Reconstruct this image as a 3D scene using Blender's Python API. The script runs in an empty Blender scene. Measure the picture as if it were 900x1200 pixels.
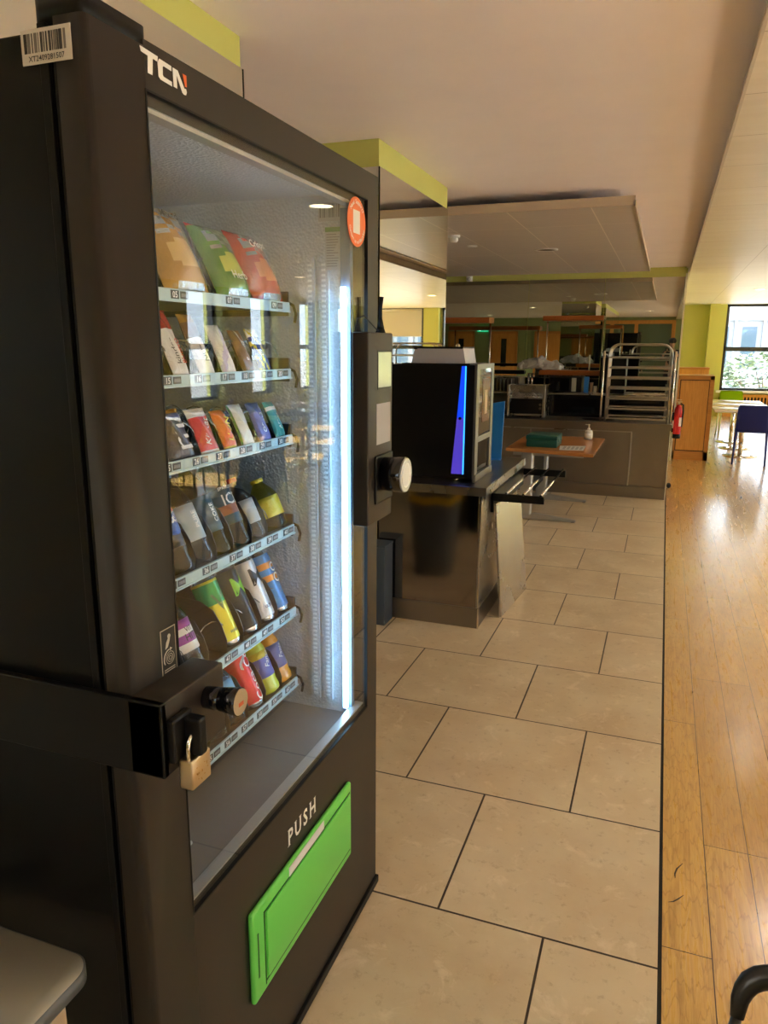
import bpy, bmesh, math, random
from mathutils import Vector, Matrix
random.seed(7)
PI = math.pi
S = bpy.context.scene
COL = S.collection

# ------------------------------------------------------------------ materials
MATS = {}
def mat(name, color=(.5,.5,.5), rough=.5, metal=0., spec=.5, emit=None, estr=0., coat=0.):
    if name in MATS: return MATS[name]
    m = bpy.data.materials.new(name); m.use_nodes = True
    b = m.node_tree.nodes['Principled BSDF']
    b.inputs['Base Color'].default_value = (*color, 1)
    b.inputs['Roughness'].default_value = rough
    b.inputs['Metallic'].default_value = metal
    b.inputs['Specular IOR Level'].default_value = spec
    if coat: b.inputs['Coat Weight'].default_value = coat; b.inputs['Coat Roughness'].default_value = .08
    if emit:
        b.inputs['Emission Color'].default_value = (*emit, 1)
        b.inputs['Emission Strength'].default_value = estr
    MATS[name] = m
    return m
def nt(m):
    t = m.node_tree
    return t, t.nodes, t.links, t.nodes['Principled BSDF']
def objcoord(t, n, l, scale=(1,1,1), loc=(0,0,0), rot=(0,0,0)):
    tc = n.new('ShaderNodeTexCoord'); mp = n.new('ShaderNodeMapping')
    mp.inputs['Scale'].default_value = scale; mp.inputs['Location'].default_value = loc
    mp.inputs['Rotation'].default_value = rot
    l.new(tc.outputs['Object'], mp.inputs['Vector'])
    return mp.outputs['Vector']
def noise(n, l, vec, scale, detail=4, rough=.55, dist=0.):
    x = n.new('ShaderNodeTexNoise'); x.inputs['Scale'].default_value = scale
    x.inputs['Detail'].default_value = detail; x.inputs['Roughness'].default_value = rough
    x.inputs['Distortion'].default_value = dist
    l.new(vec, x.inputs['Vector']); return x.outputs['Fac']
def ramp(n, l, fac, stops):
    r = n.new('ShaderNodeValToRGB'); e = r.color_ramp.elements
    while len(e) < len(stops): e.new(.5)
    for i, (p, c) in enumerate(stops): e[i].position = p; e[i].color = (*c, 1) if len(c) == 3 else c
    l.new(fac, r.inputs['Fac']); return r.outputs['Color']
def mixc(n, l, fac, a, b, mode='MIX'):
    m = n.new('ShaderNodeMix'); m.data_type = 'RGBA'; m.blend_type = mode
    for k, v in ((0, fac), (6, a), (7, b)):
        if isinstance(v, (int, float)): m.inputs[k].default_value = v
        elif isinstance(v, tuple): m.inputs[k].default_value = (*v, 1)
        else: l.new(v, m.inputs[k])
    return m.outputs[2]
def bump(n, l, b, h, strength=.2, dist=.01):
    u = n.new('ShaderNodeBump'); u.inputs['Strength'].default_value = strength; u.inputs['Distance'].default_value = dist
    l.new(h, u.inputs['Height']); l.new(u.outputs['Normal'], b.inputs['Normal'])
def rrange(n, l, fac, b, lo, hi):
    m = n.new('ShaderNodeMapRange'); m.inputs['To Min'].default_value = lo; m.inputs['To Max'].default_value = hi
    l.new(fac, m.inputs['Value']); l.new(m.outputs['Result'], b.inputs['Roughness'])

def brickmat(name, c1, c2, mortar, bw, rh, msize, loc, rot=(0,0,0), offset=.5, freq=2, bias=0.):
    m = mat(name); t, n, l, b = nt(m)
    v = objcoord(t, n, l, loc=loc, rot=rot)
    br = n.new('ShaderNodeTexBrick'); br.offset = offset; br.offset_frequency = freq
    br.inputs['Scale'].default_value = 1
    br.inputs['Color1'].default_value = (*c1,1); br.inputs['Color2'].default_value = (*c2,1); br.inputs['Mortar'].default_value = (*mortar,1)
    br.inputs['Brick Width'].default_value = bw; br.inputs['Row Height'].default_value = rh
    br.inputs['Mortar Size'].default_value = msize; br.inputs['Mortar Smooth'].default_value = .1; br.inputs['Bias'].default_value = bias
    l.new(v, br.inputs['Vector'])
    return m, t, n, l, b, br

# stone tiles
TILE, t, n, l, b, br = brickmat('stone_tile', (.565,.455,.315), (.485,.385,.255), (.035,.022,.015), .57, .569, .0034, (.107*-1+.285, -1.69, 0))
gv = objcoord(t, n, l)
nz = noise(n, l, gv, 3.0, 6, .6); nz2 = noise(n, l, gv, 30, 6, .7); nz3 = noise(n, l, gv, 9, 8, .7, .6)
c = mixc(n, l, ramp(n, l, nz, [(.35,(0,0,0)),(.65,(.8,.8,.8))]), br.outputs['Color'], (.64,.56,.41))
c = mixc(n, l, ramp(n, l, nz2, [(.56,(0,0,0)),(.72,(.5,.5,.5))]), c, (.27,.19,.12))
c = mixc(n, l, ramp(n, l, nz3, [(.56,(0,0,0)),(.66,(.5,.5,.5))]), c, (.76,.66,.52))
c = mixc(n, l, br.outputs['Fac'], c, (.035,.022,.015))
l.new(c, b.inputs['Base Color']); rrange(n, l, nz3, b, .22, .42)
inv = n.new('ShaderNodeMath'); inv.operation = 'SUBTRACT'; inv.inputs[0].default_value = 1; l.new(br.outputs['Fac'], inv.inputs[1])
bump(n, l, b, inv.outputs[0], .35, .004)

# oak boards, running along Y
OAK, t, n, l, b, br = brickmat('oak_floor', (.68,.425,.12), (.48,.275,.068), (.05,.022,.008), 1.27, .1235, .0014, (.3, .231, 0), rot=(0,0,-PI/2), offset=.37, freq=3)
gv = objcoord(t, n, l, scale=(16,1.1,1)); gr = noise(n, l, gv, 3.2, 6, .62, .9)
gv2 = objcoord(t, n, l, scale=(70,3,1)); gr2 = noise(n, l, gv2, 3, 3, .6)
wv = n.new('ShaderNodeTexWave'); wv.wave_type = 'RINGS'; wv.inputs['Scale'].default_value = 3.2; wv.inputs['Distortion'].default_value = 14; wv.inputs['Detail'].default_value = 4; wv.inputs['Detail Scale'].default_value = 1.4
l.new(objcoord(t, n, l, scale=(7,1,1)), wv.inputs['Vector'])
c = mixc(n, l, ramp(n, l, gr, [(.35,(.0,.0,.0)),(.70,(.95,.95,.95))]), br.outputs['Color'], (.40,.225,.055))
c = mixc(n, l, ramp(n, l, wv.outputs['Fac'], [(.0,(.40,.40,.40)),(.10,(0,0,0))]), c, (.28,.14,.035))
c = mixc(n, l, ramp(n, l, gr2, [(.45,(0,0,0)),(.8,(.4,.4,.4))]), c, (.74,.54,.20))
c = mixc(n, l, br.outputs['Fac'], c, (.05,.022,.008))
l.new(c, b.inputs['Base Color']); rrange(n, l, gr, b, .20, .38)
mx = n.new('ShaderNodeMath'); mx.operation = 'SUBTRACT'; l.new(gr, mx.inputs[0]); l.new(br.outputs['Fac'], mx.inputs[1])
bump(n, l, b, mx.outputs[0], .12, .003); b.inputs['Coat Weight'].default_value = .9; b.inputs['Coat Roughness'].default_value = .19

def woodmat(name, ca, cb, axis='z', rough=.4):
    m = mat(name, rough=rough); t, n, l, b = nt(m)
    sc = {'z':(14,14,1),'x':(1,14,14),'y':(14,1,14)}[axis]
    g = noise(n, l, objcoord(t, n, l, scale=sc), 3, 6, .6, 1.2)
    l.new(ramp(n, l, g, [(.3,ca),(.7,cb)]), b.inputs['Base Color'])
    return m
BEECH = woodmat('beech_veneer', (.50,.22,.045), (.66,.33,.08), 'z', .3)
BEECHX = woodmat('beech_veneer_lengthwise', (.42,.17,.035), (.54,.24,.055), 'x', .35)
ORWOOD = woodmat('orange_shelf_wood', (.30,.085,.012), (.36,.11,.018), 'x', .35)
TABLEWOOD = woodmat('table_top_wood', (.40,.16,.045), (.50,.22,.07), 'x', .25)
PALEWOOD = woodmat('pale_leg_wood', (.45,.33,.22), (.58,.45,.31), 'z', .5)

def paint(name, c, rough=.6, var=.06):
    m = mat(name, rough=rough); t, n, l, b = nt(m)
    g = noise(n, l, objcoord(t, n, l), 2.2, 5, .6)
    l.new(ramp(n, l, g, [(.3, tuple(x*(1-var) for x in c)), (.7, tuple(min(1,x*(1+var)) for x in c))]), b.inputs['Base Color'])
    return m
CEIL = paint('ceiling_paint', (.95,.90,.98), .5, .03)
LIME = paint('lime_green_paint', (.53,.54,.14), .5, .03)
GREENWALL = paint('dull_green_paint', (.24,.30,.13), .6)
CREAM = mat('cream_trim', (.80,.74,.60), .4)
DARKVOID = mat('dark_grey_wall', (.05,.05,.048), .6)
RAFT, t, n, l, b, br = brickmat('ceiling_panel_laminate', (.66,.60,.55), (.60,.54,.49), (.90,.85,.78), 1.71, .5725, .0045, (-5.46, -.275, 0), rot=(0,0,0), offset=0)
# rows along x (width .5725), bricks along y: swap axes
mp = [x for x in n if x.bl_idname == 'ShaderNodeMapping'][0]
mp.inputs['Rotation'].default_value = (0,0,-PI/2); mp.inputs['Location'].default_value = (5.46,.275,0)
mp.inputs['Location'].default_value = (-5.46+1.71*4, -.275*1+.5725*8, 0)
g = noise(n, l, objcoord(t, n, l, scale=(1.0,9,1)), 2.0, 4, .6)
c = mixc(n, l, ramp(n, l, g, [(.35,(0,0,0)),(.7,(.6,.6,.6))]), br.outputs['Color'], (.54,.48,.43))
c = mixc(n, l, br.outputs['Fac'], c, (.85,.78,.68))
l.new(c, b.inputs['Base Color']); b.inputs['Roughness'].default_value = .38
SOFF, t, n, l, b, br = brickmat('soffit_panel', (.72,.68,.58), (.68,.64,.54), (.30,.26,.20), .62, .61, .003, (0,0,0), offset=0)
mp = [x for x in n if x.bl_idname == 'ShaderNodeMapping'][0]
mp.inputs['Rotation'].default_value = (0,0,-PI/2); mp.inputs['Location'].default_value = (-3.41+.62*20, .195+.61*10, 0)
g = noise(n, l, objcoord(t, n, l, scale=(.6,5,1)), 2.0, 4, .6)
c = mixc(n, l, ramp(n, l, g, [(.4,(0,0,0)),(.7,(.5,.5,.5))]), br.outputs['Color'], (.80,.77,.68))
c = mixc(n, l, br.outputs['Fac'], c, (.36,.31,.24))
l.new(c, b.inputs['Base Color']); b.inputs['Roughness'].default_value = .35

MIRROR = mat('column_mirror', (.74,.74,.66), .015, 1.)
MIRRORB = mat('smoked_mirror', (.60,.61,.52), .01, 1.)
def steel(name, c, r0, r1, axis=(1,1,30)):
    m = mat(name, c, r0, 1.); t, n, l, b = nt(m)
    g = noise(n, l, objcoord(t, n, l, scale=axis), 6, 5, .65)
    g2 = noise(n, l, objcoord(t, n, l), 3.5, 5, .6)
    rrange(n, l, g2, b, r0, r1)
    l.new(mixc(n, l, g, tuple(x*.82 for x in c), c), b.inputs['Base Color'])
    bump(n, l, b, g, .03, .002)
    return m
STEEL = steel('brushed_steel', (.52,.49,.45), .18, .38)
STEELTOP = steel('steel_worktop', (.40,.38,.36), .22, .42, (20,1,1))
STEELMIR = steel('polished_steel', (.36,.32,.28), .05, .16, (1,1,1))
STEELDK = steel('dull_brown_steel', (.33,.29,.25), .22, .42, (1,1,1))
SHEET = steel('scuffed_sheet_steel', (.50,.47,.48), .14, .38, (1,6,1))
CHROME = mat('chrome', (.75,.74,.72), .12, 1.)
SATIN = mat('satin_tube', (.50,.47,.44), .28, 1.)
BLACKP = mat('black_powdercoat', (.004,.004,.004), .42, 0, .22)
BODY = mat('machine_body_black', (.003,.003,.003), .38, 0, .18)
DOORM = mat('machine_door_bronze', (.026,.020,.015), .42, 0, .3)
GLOSSBLK = mat('gloss_black', (.004,.004,.005), .06, 0, .5)
RUBBER = mat('rubber', (.015,.015,.015), .7)
WHITE = mat('white_plastic', (.80,.80,.78), .4)
WHITEPRINT = mat('white_print', (.85,.85,.82), .5)
BLACKPRINT = mat('black_print', (.012,.012,.012), .5)
GREYPRINT = mat('grey_print', (.30,.30,.29), .5)
LIMEFLAP = mat('apple_green_plastic', (.13,.60,.09), .32)
LABELG = mat('label_paper', (.62,.58,.50), .5)
BRASS = mat('brass', (.62,.51,.34), .3, 1.)
STUCCO = mat('stucco_aluminium', (.58,.64,.70), .38, .35)
t, n, l, b = nt(STUCCO)
vo = n.new('ShaderNodeTexVoronoi'); vo.inputs['Scale'].default_value = 150; l.new(objcoord(t, n, l), vo.inputs['Vector'])
bump(n, l, b, vo.outputs['Distance'], .55, .004)
INNER = mat('inner_grey_sheet', (.20,.20,.21), .35, .5)
def glassmat(name, ior=1.5, gain=1., tint=(1,1,1), rough=0.):
    m = bpy.data.materials.new(name); m.use_nodes = True; t = m.node_tree; n, l = t.nodes, t.links
    n.clear(); o = n.new('ShaderNodeOutputMaterial'); mx = n.new('ShaderNodeMixShader')
    tr = n.new('ShaderNodeBsdfTransparent'); tr.inputs[0].default_value = (*tint,1)
    gl = n.new('ShaderNodeBsdfGlossy'); gl.inputs['Roughness'].default_value = rough; gl.inputs['Color'].default_value = (.98,1,.98,1)
    lw = n.new('ShaderNodeLayerWeight'); lw.inputs[0].default_value = .5
    pw = n.new('ShaderNodeMath'); pw.operation = 'POWER'; pw.inputs[1].default_value = 5; l.new(lw.outputs['Facing'], pw.inputs[0])
    fr = n.new('ShaderNodeMapRange'); r0 = ((ior-1)/(ior+1))**2; fr.inputs['To Min'].default_value = r0; l.new(pw.outputs[0], fr.inputs['Value'])
    mu = n.new('ShaderNodeMath'); mu.operation = 'MULTIPLY'; mu.use_clamp = True; mu.inputs[1].default_value = gain
    l.new(fr.outputs[0], mu.inputs[0]); l.new(mu.outputs[0], mx.inputs[0]); l.new(tr.outputs[0], mx.inputs[1]); l.new(gl.outputs[0], mx.inputs[2])
    l.new(mx.outputs[0], o.inputs[0]); return m
GLASS = glassmat('door_glass', 1.5, .75)
WGLASS = glassmat('window_glass', 1.45, 1.)
SCREENGL = glassmat('counter_glass', 1.5, 1., (.93,.97,.94))
PLASTCLR = glassmat('clear_plastic', 1.35, 1.5, (.85,.87,.88), .15)
LED = mat('led_strip', (.8,.9,1), .5, emit=(.40,.72,1.), estr=17)
BLUELED = mat('blue_light_panel', (.0,.02,.3), .4, emit=(.005,.06,1.), estr=.6)
VIOLETLED = mat('violet_light_panel', (.1,.05,.3), .4, emit=(.08,.06,.85), estr=.35)
SCREEN = mat('lit_screen', (.25,.26,.25), .1, emit=(.45,.55,.52), estr=.15)
EXITG = mat('exit_sign_green', (.0,.25,.12), .4, emit=(.02,.5,.25), estr=1.2)
EXITW = mat('exit_sign_white', (.8,.8,.8), .4, emit=(.8,1,.9), estr=2.)
LAMP = mat('lamp_diffuser', (.9,.85,.7), .4, emit=(1.,.82,.52), estr=9)
def C(name, c=(.5,.5,.5), r=.4, metal=0, coat=0): return mat(name, c, r, metal, coat=coat)

# ------------------------------------------------------------------ mesh builder
class MB:
    def __init__(s): s.bm = bmesh.new(); s.mi = 0
    def _merge(s, tb, smooth=False):
        for f in tb.faces: f.material_index = s.mi; f.smooth = smooth if isinstance(smooth, bool) else smooth(f)
        me = bpy.data.meshes.new('tmp'); tb.to_mesh(me); tb.free(); s.bm.from_mesh(me); bpy.data.meshes.remove(me); return s
    def box(s, x0, x1, y0, y1, z0, z1, bev=0, seg=2, rot=None, edges=None):
        tb = bmesh.new(); bmesh.ops.create_cube(tb, size=1)
        for v in tb.verts: v.co = Vector(((x0+x1)/2+v.co.x*(x1-x0), (y0+y1)/2+v.co.y*(y1-y0), (z0+z1)/2+v.co.z*(z1-z0)))
        if bev > 0:
            es = [e for e in tb.edges if edges is None or edges(e)]
            bmesh.ops.bevel(tb, geom=es, offset=bev, segments=seg, affect='EDGES', profile=.5)
        if rot is not None:
            tb.transform(rot)
        return s._merge(tb, bev > 0 and seg > 2)
    def cyl(s, p0, p1, r0, r1=None, seg=24, caps=True):
        r1 = r0 if r1 is None else r1
        p0, p1 = Vector(p0), Vector(p1); d = p1-p0
        tb = bmesh.new(); bmesh.ops.create_cone(tb, cap_ends=caps, segments=seg, radius1=max(r0,1e-5), radius2=max(r1,1e-5), depth=d.length)
        q = Vector((0,0,1)).rotation_difference(d.normalized()).to_matrix().to_4x4()
        tb.transform(Matrix.Translation((p0+p1)/2) @ q)
        return s._merge(tb, lambda f: len(f.verts) == 4)
    def tube(s, pts, r, seg=10, closed=False, flat=1., upv=None):
        P = [Vector(p) for p in pts]; N = len(P); tb = bmesh.new(); rings = []
        up = None
        for i, p in enumerate(P):
            a = P[(i-1) % N] if (closed or i > 0) else p; c_ = P[(i+1) % N] if (closed or i < N-1) else p
            tan = (c_-a).normalized()
            if up is None:
                up = Vector(upv) if upv else (Vector((0,0,1)) if abs(tan.z) < .9 else Vector((1,0,0)))
            side = tan.cross(up).normalized(); up = side.cross(tan).normalized()
            rr = r[i] if isinstance(r, (list, tuple)) else r
            rings.append([tb.verts.new(p+side*math.cos(k*2*PI/seg)*rr+up*math.sin(k*2*PI/seg)*rr*flat) for k in range(seg)])
        for i in range(N if closed else N-1):
            A, B = rings[i], rings[(i+1) % N]
            for k in range(seg): tb.faces.new((A[k], A[(k+1)%seg], B[(k+1)%seg], B[k]))
        if not closed: tb.faces.new(rings[0][::-1]); tb.faces.new(rings[-1])
        bmesh.ops.recalc_face_normals(tb, faces=tb.faces)
        return s._merge(tb, lambda f: len(f.verts) == 4)
    def lathe(s, prof, center=(0,0,0), seg=28, mats=None, sx=1., sy=1.):
        tb = bmesh.new(); cx, cy, cz = center; rings = []
        for (r, z) in prof:
            rings.append([tb.verts.new((cx+math.cos(k*2*PI/seg)*r*sx, cy+math.sin(k*2*PI/seg)*r*sy, cz+z)) for k in range(seg)])
        fm = {}
        for i in range(len(prof)-1):
            for k in range(seg):
                f = tb.faces.new((rings[i][k], rings[i][(k+1)%seg], rings[i+1][(k+1)%seg], rings[i+1][k])); fm[f] = i
        if prof[0][0] > 1e-4: tb.faces.new(rings[0][::-1])
        if prof[-1][0] > 1e-4: tb.faces.new(rings[-1])
        for f in tb.faces:
            f.smooth = len(f.verts) == 4
            f.material_index = (mats[fm[f]] if (mats and f in fm) else (mats[-1] if mats else s.mi))
        me = bpy.data.meshes.new('tmp'); tb.to_mesh(me); tb.free(); s.bm.from_mesh(me); bpy.data.meshes.remove(me); return s
    def prism(s, poly, o, u, v, depth, bev=0):
        """poly of 2D points in frame (o,u,v); extruded by depth along u x v"""
        o, u, v = Vector(o), Vector(u), Vector(v); w = u.cross(v).normalized()*depth
        tb = bmesh.new(); A = [tb.verts.new(o+u*a+v*b_) for a, b_ in poly]; B = [tb.verts.new(x.co+w) for x in A]
        tb.faces.new(A[::-1]); tb.faces.new(B); k = len(A)
        for i in range(k): tb.faces.new((A[i], A[(i+1)%k], B[(i+1)%k], B[i]))
        bmesh.ops.recalc_face_normals(tb, faces=tb.faces)
        if bev: bmesh.ops.bevel(tb, geom=tb.edges[:], offset=bev, segments=2, affect='EDGES')
        return s._merge(tb, False)
    def grid(s, fn, nu, nv, thick=0, smooth=True, closed_u=False, mfn=None):
        tb = bmesh.new(); V = [[tb.verts.new(fn(i/nu, j/nv)) for j in range(nv+1)] for i in range(nu+1)]
        for i in range(nu):
            for j in range(nv):
                f = tb.faces.new((V[i][j], V[i+1][j], V[i+1][j+1], V[i][j+1]))
                f.material_index = mfn((i+.5)/nu, (j+.5)/nv) if mfn else s.mi
                f.smooth = smooth
        if thick: bmesh.ops.solidify(tb, geom=tb.faces[:], thickness=thick)
        me = bpy.data.meshes.new('tmp'); tb.to_mesh(me); tb.free(); s.bm.from_mesh(me); bpy.data.meshes.remove(me); return s
    def sph(s, c_, r, sc=(1,1,1), seg=20):
        tb = bmesh.new(); bmesh.ops.create_uvsphere(tb, u_segments=seg, v_segments=seg//2, radius=r)
        tb.transform(Matrix.Translation(c_) @ Matrix.Diagonal((*sc,1)))
        return s._merge(tb, True)
    def m(s, i): s.mi = i; return s
    def cut(s, c_, ): return s

def wloc(o):
    v = Vector((0,0,0))
    while o is not None: v += o.location; o = o.parent
    return v
def obj(name, mb, mats, parent=None, local=False, kind=None):
    me = bpy.data.meshes.new(name)
    if parent is not None and not local:
        off = wloc(parent); mb.bm.transform(Matrix.Translation(-off))
    mb.bm.to_mesh(me); mb.bm.free()
    for m_ in (mats if isinstance(mats, (list, tuple)) else [mats]): me.materials.append(m_)
    o = bpy.data.objects.new(name, me); COL.objects.link(o)
    if parent is not None: o.parent = parent
    if kind: o['kind'] = kind
    return o
def thing(name, label, cat, loc=(0,0,0), group=None, rot=(0,0,0)):
    o = bpy.data.objects.new(name, None); COL.objects.link(o); o.empty_display_size = .05
    o.location = loc; o.rotation_euler = rot; o['label'] = label; o['category'] = cat
    if group: o['group'] = group
    return o
def tag(o, label, cat, group=None):
    o['label'] = label; o['category'] = cat
    if group: o['group'] = group
    return o
def struct(name, mb, m_, parent=None):
    o = obj(name, mb, m_, parent)
    if parent is None: o['kind'] = 'structure'
    return o
def copy_tree(o, parent=None):
    c_ = o.copy(); COL.objects.link(c_)
    if parent is not None: c_.parent = parent
    for ch in [x for x in bpy.data.objects if x.parent == o]: copy_tree(ch, c_)
    return c_
def place(proto, loc, rz, label, group=None, first=[None]):
    o = copy_tree(proto); o.location = loc; o.rotation_euler = (0,0,rz); o['label'] = label
    if group: o['group'] = group
    return o
def textmb(items, depth=.0006):
    """items: (string, size, origin, u, v, matindex, align, bold) -> one MB"""
    mb = MB()
    for (st, size, o, u, v, mi, al, bold) in items:
        cu = bpy.data.curves.new('t', 'FONT'); cu.body = st; cu.size = size; cu.align_x = al; cu.align_y = 'CENTER'; cu.offset = bold; cu.resolution_u = 2
        ob = bpy.data.objects.new('t', cu); COL.objects.link(ob)
        dg = bpy.context.evaluated_depsgraph_get(); me = bpy.data.meshes.new_from_object(ob.evaluated_get(dg))
        u, v = Vector(u), Vector(v); w = u.cross(v).normalized()
        M = Matrix(((u.x,v.x,w.x,o[0]+w.x*depth),(u.y,v.y,w.y,o[1]+w.y*depth),(u.z,v.z,w.z,o[2]+w.z*depth),(0,0,0,1)))
        me.transform(M)
        for p in me.polygons: p.material_index = mi
        mb.bm.from_mesh(me); bpy.data.meshes.remove(me); bpy.data.objects.remove(ob); bpy.data.curves.remove(cu)
    return mb
UX, UY, UZ = (1,0,0), (0,1,0), (0,0,1)

# ------------------------------------------------------------------ room shell
ZC, ZS = 2.53, 2.45          # plaster ceiling, soffit over the dining side
YM, YF = 10.80, 18.60        # mirrored wall, far wall
struct('floor', MB().box(-9,.102,-6,11.2,-.08,0), TILE)
struct('floor', MB().box(.112,6,-6,18.8,-.08,0), OAK)
SCUFF1 = [(.168,2.125),(.151,2.094),(.1455,2.07),(.146,2.05)]; SCUFF2 = [(.127,1.941),(.140,1.948),(.152,1.962),(.168,1.985)]
fl_ = [o for o in bpy.data.objects if o.name.startswith('floor')][1]
for pts_ in (SCUFF1, SCUFF2): obj('scuff_mark', MB().tube([(x, y, .0002) for x, y in pts_], [.0008]+[.0022]*(len(pts_)-2)+[.0008], 6, flat=.2), mat('scuff_black', (.05,.04,.03), .7), fl_)
struct('trim_1', MB().box(.102,.112,-6,11,-.08,-.0015), mat('joint_black', (.01,.009,.008), .8))
struct('ceiling', MB().box(-9,.25,-6,18.8,ZC,ZC+.1), CEIL)
struct('ceiling', MB().box(.20,6,-6,18.8,ZS,ZS+.18), SOFF)
struct('trim_2', MB().box(.188,.20,-6,18.8,ZS-.004,ZS+.02), mat('soffit_edge', (.55,.50,.42), .4))

# mirrored wall behind the service counter
wb = struct('wall_back', MB().box(-9,.150,YM+.006,YM+.15,0,ZC), LIME)
for i, (x0, x1) in enumerate(((-9,-3.9),(-3.897,-1.872),(-1.868,-.852),(-.848,.150))):
    obj('mirror_panel', MB().box(x0,x1,YM,YM+.005,.05,2.408), MIRRORB, wb)
struct('trim_3', MB().box(.150,.172,YM-.01,YM+.16,0,2.45), CREAM)
# pillar faced with mirror, beside the coffee counter, and the wall behind the vending machine
p = struct('wall_pillar', MB().box(-2.15,-1.456,3.819,5.10,0,ZC), LIME)
obj('mirror_panel', MB().box(-1.455,-1.450,3.815,5.102,.0,2.397), MIRROR, p)
obj('mirror_panel', MB().box(-2.15,-1.452,3.812,3.818,.0,2.397), MIRROR, p)
obj('mirror_panel', MB().box(-2.15,-1.452,5.101,5.106,.0,2.397), MIRROR, p)
obj('edge_strip', MB().box(-1.4555,-1.4485,3.8115,3.8165,.0,2.397), BLACKP, p)
p = struct('wall_left', MB().box(-2.15,-1.456,-2.7,2.476,0,ZC), LIME)
obj('mirror_panel', MB().box(-1.455,-1.450,-2.7,2.478,0,2.43), MIRROR, p)
obj('mirror_panel', MB().box(-2.15,-1.452,2.477,2.482,0,2.43), MIRROR, p)
obj('edge_strip', MB().box(-1.4555,-1.4485,2.478,2.4835,.0,2.43), BLACKP, p)
struct('wall_kitchen', MB().box(-9.1,-9,-6,11,0,ZC), GREENWALL)
# wall behind the photographer: timber-framed glazed screen, doors
wf = struct('wall_front', MB().box(-9,6,-6.1,-6,0,ZC), GREENWALL)
fr = MB()
for x in (-3.2,-2.1,-1.05,0.15): fr.box(x-.06,x+.06,-6,-5.95,0,2.38)
fr.box(-3.2,.2,-6,-5.94,2.3,2.42); fr.box(-3.2,.2,-6,-5.95,.0,.12)
obj('timber_frame', fr, BEECH, wf)
obj('glazed_panel', MB().box(-3.2,.15,-5.99,-5.97,.12,2.3), mat('dim_green_panel', (.10,.14,.09), .25), wf)
def door(n, x, pane=True):
    d = struct('door_%d' % n, MB().box(x-.42,x+.42,-5.99,-5.94,0,1.98,.004), BEECH)
    obj('door_frame', MB().box(x-.5,x-.42,-6,-5.92,0,2.06).box(x+.42,x+.5,-6,-5.92,0,2.06).box(x-.5,x+.5,-6,-5.92,1.98,2.06), BEECHX, d)
    if pane: obj('vision_panel', MB().box(x-.10,x+.10,-5.945,-5.93,.8,1.8), mat('dark_pane', (.02,.025,.02), .1), d)
    obj('door_handle', MB().tube([(x+.34,-5.93,1.0),(x+.34,-5.88,1.0),(x+.22,-5.88,1.0)], .01), CHROME, d)
door(1, -5.6); door(2, -4.0, False); door(3, -7.2)
es = thing('exit_sign', 'small green lit emergency exit sign over the far doorway', 'sign', (-6.4,-5.96,2.12))
obj('sign_box', MB().box(-6.6,-6.2,-5.99,-5.93,2.05,2.2,.005), EXITG, es)
e = MB(); e.box(-6.53,-6.47,-5.93,-5.925,2.08,2.17); e.prism([(0,.02),(.07,.02),(.07,0),(.12,.045),(.07,.09),(.07,.07),(0,.07)], (-6.42,-5.925,2.08), UX, UZ, -.002)
obj('pictogram', e, EXITW, es)

# side wall with the big windows (right of the photographer)
def window_obj(n, x0, x1, y0, y1, z0, z1, axis, mid):
    fm = mat('window_frame_grey', (.035,.04,.04), .35)
    f = MB(); w = .055; d = .05
    if axis == 'y':   # window in a wall facing -Y; spans x
        f.box(x0,x0+w,y0-d,y0+d,z0,z1).box(x1-w,x1,y0-d,y0+d,z0,z1).box(x0,x1,y0-d,y0+d,z0,z0+w).box(x0,x1,y0-d,y0+d,z1-w,z1).box(x0,x1,y0-d,y0+d,mid-.045,mid+.045)
        g = MB().box(x0,x1,y0-.004,y0+.004,z0,z1)
    else:
        f.box(x0-d,x0+d,y0,y0+w,z0,z1).box(x0-d,x0+d,y1-w,y1,z0,z1).box(x0-d,x0+d,y0,y1,z0,z0+w).box(x0-d,x0+d,y0,y1,z1-w,z1).box(x0-d,x0+d,y0,y1,mid-.045,mid+.045)
        g = MB().box(x0-.004,x0+.004,y0,y1,z0,z1)
    o = obj('window_%d' % n, f, fm, kind='structure'); obj('pane', g, WGLASS, o); return o
XW = 5.8
wins = []; y = -5.3
while y < 18: wins.append((y, y+1.0)); y += 1.92
wr = MB().box(XW-.05,XW+.25,-6,18.8,0,.60).box(XW-.05,XW+.25,-6,18.8,2.4,2.6)
prev = -6
for (a, b_) in wins: wr.box(XW-.12,XW+.25,prev,a,.55,2.45); prev = b_
wr.box(XW-.12,XW+.25,prev,18.8,.55,2.45)
struct('wall_right', wr, LIME)
k = 3
for (a, b_) in wins: window_obj(k, XW+.1, 0, a, b_, .6, 2.4, 'x', 1.48); k += 1
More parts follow.
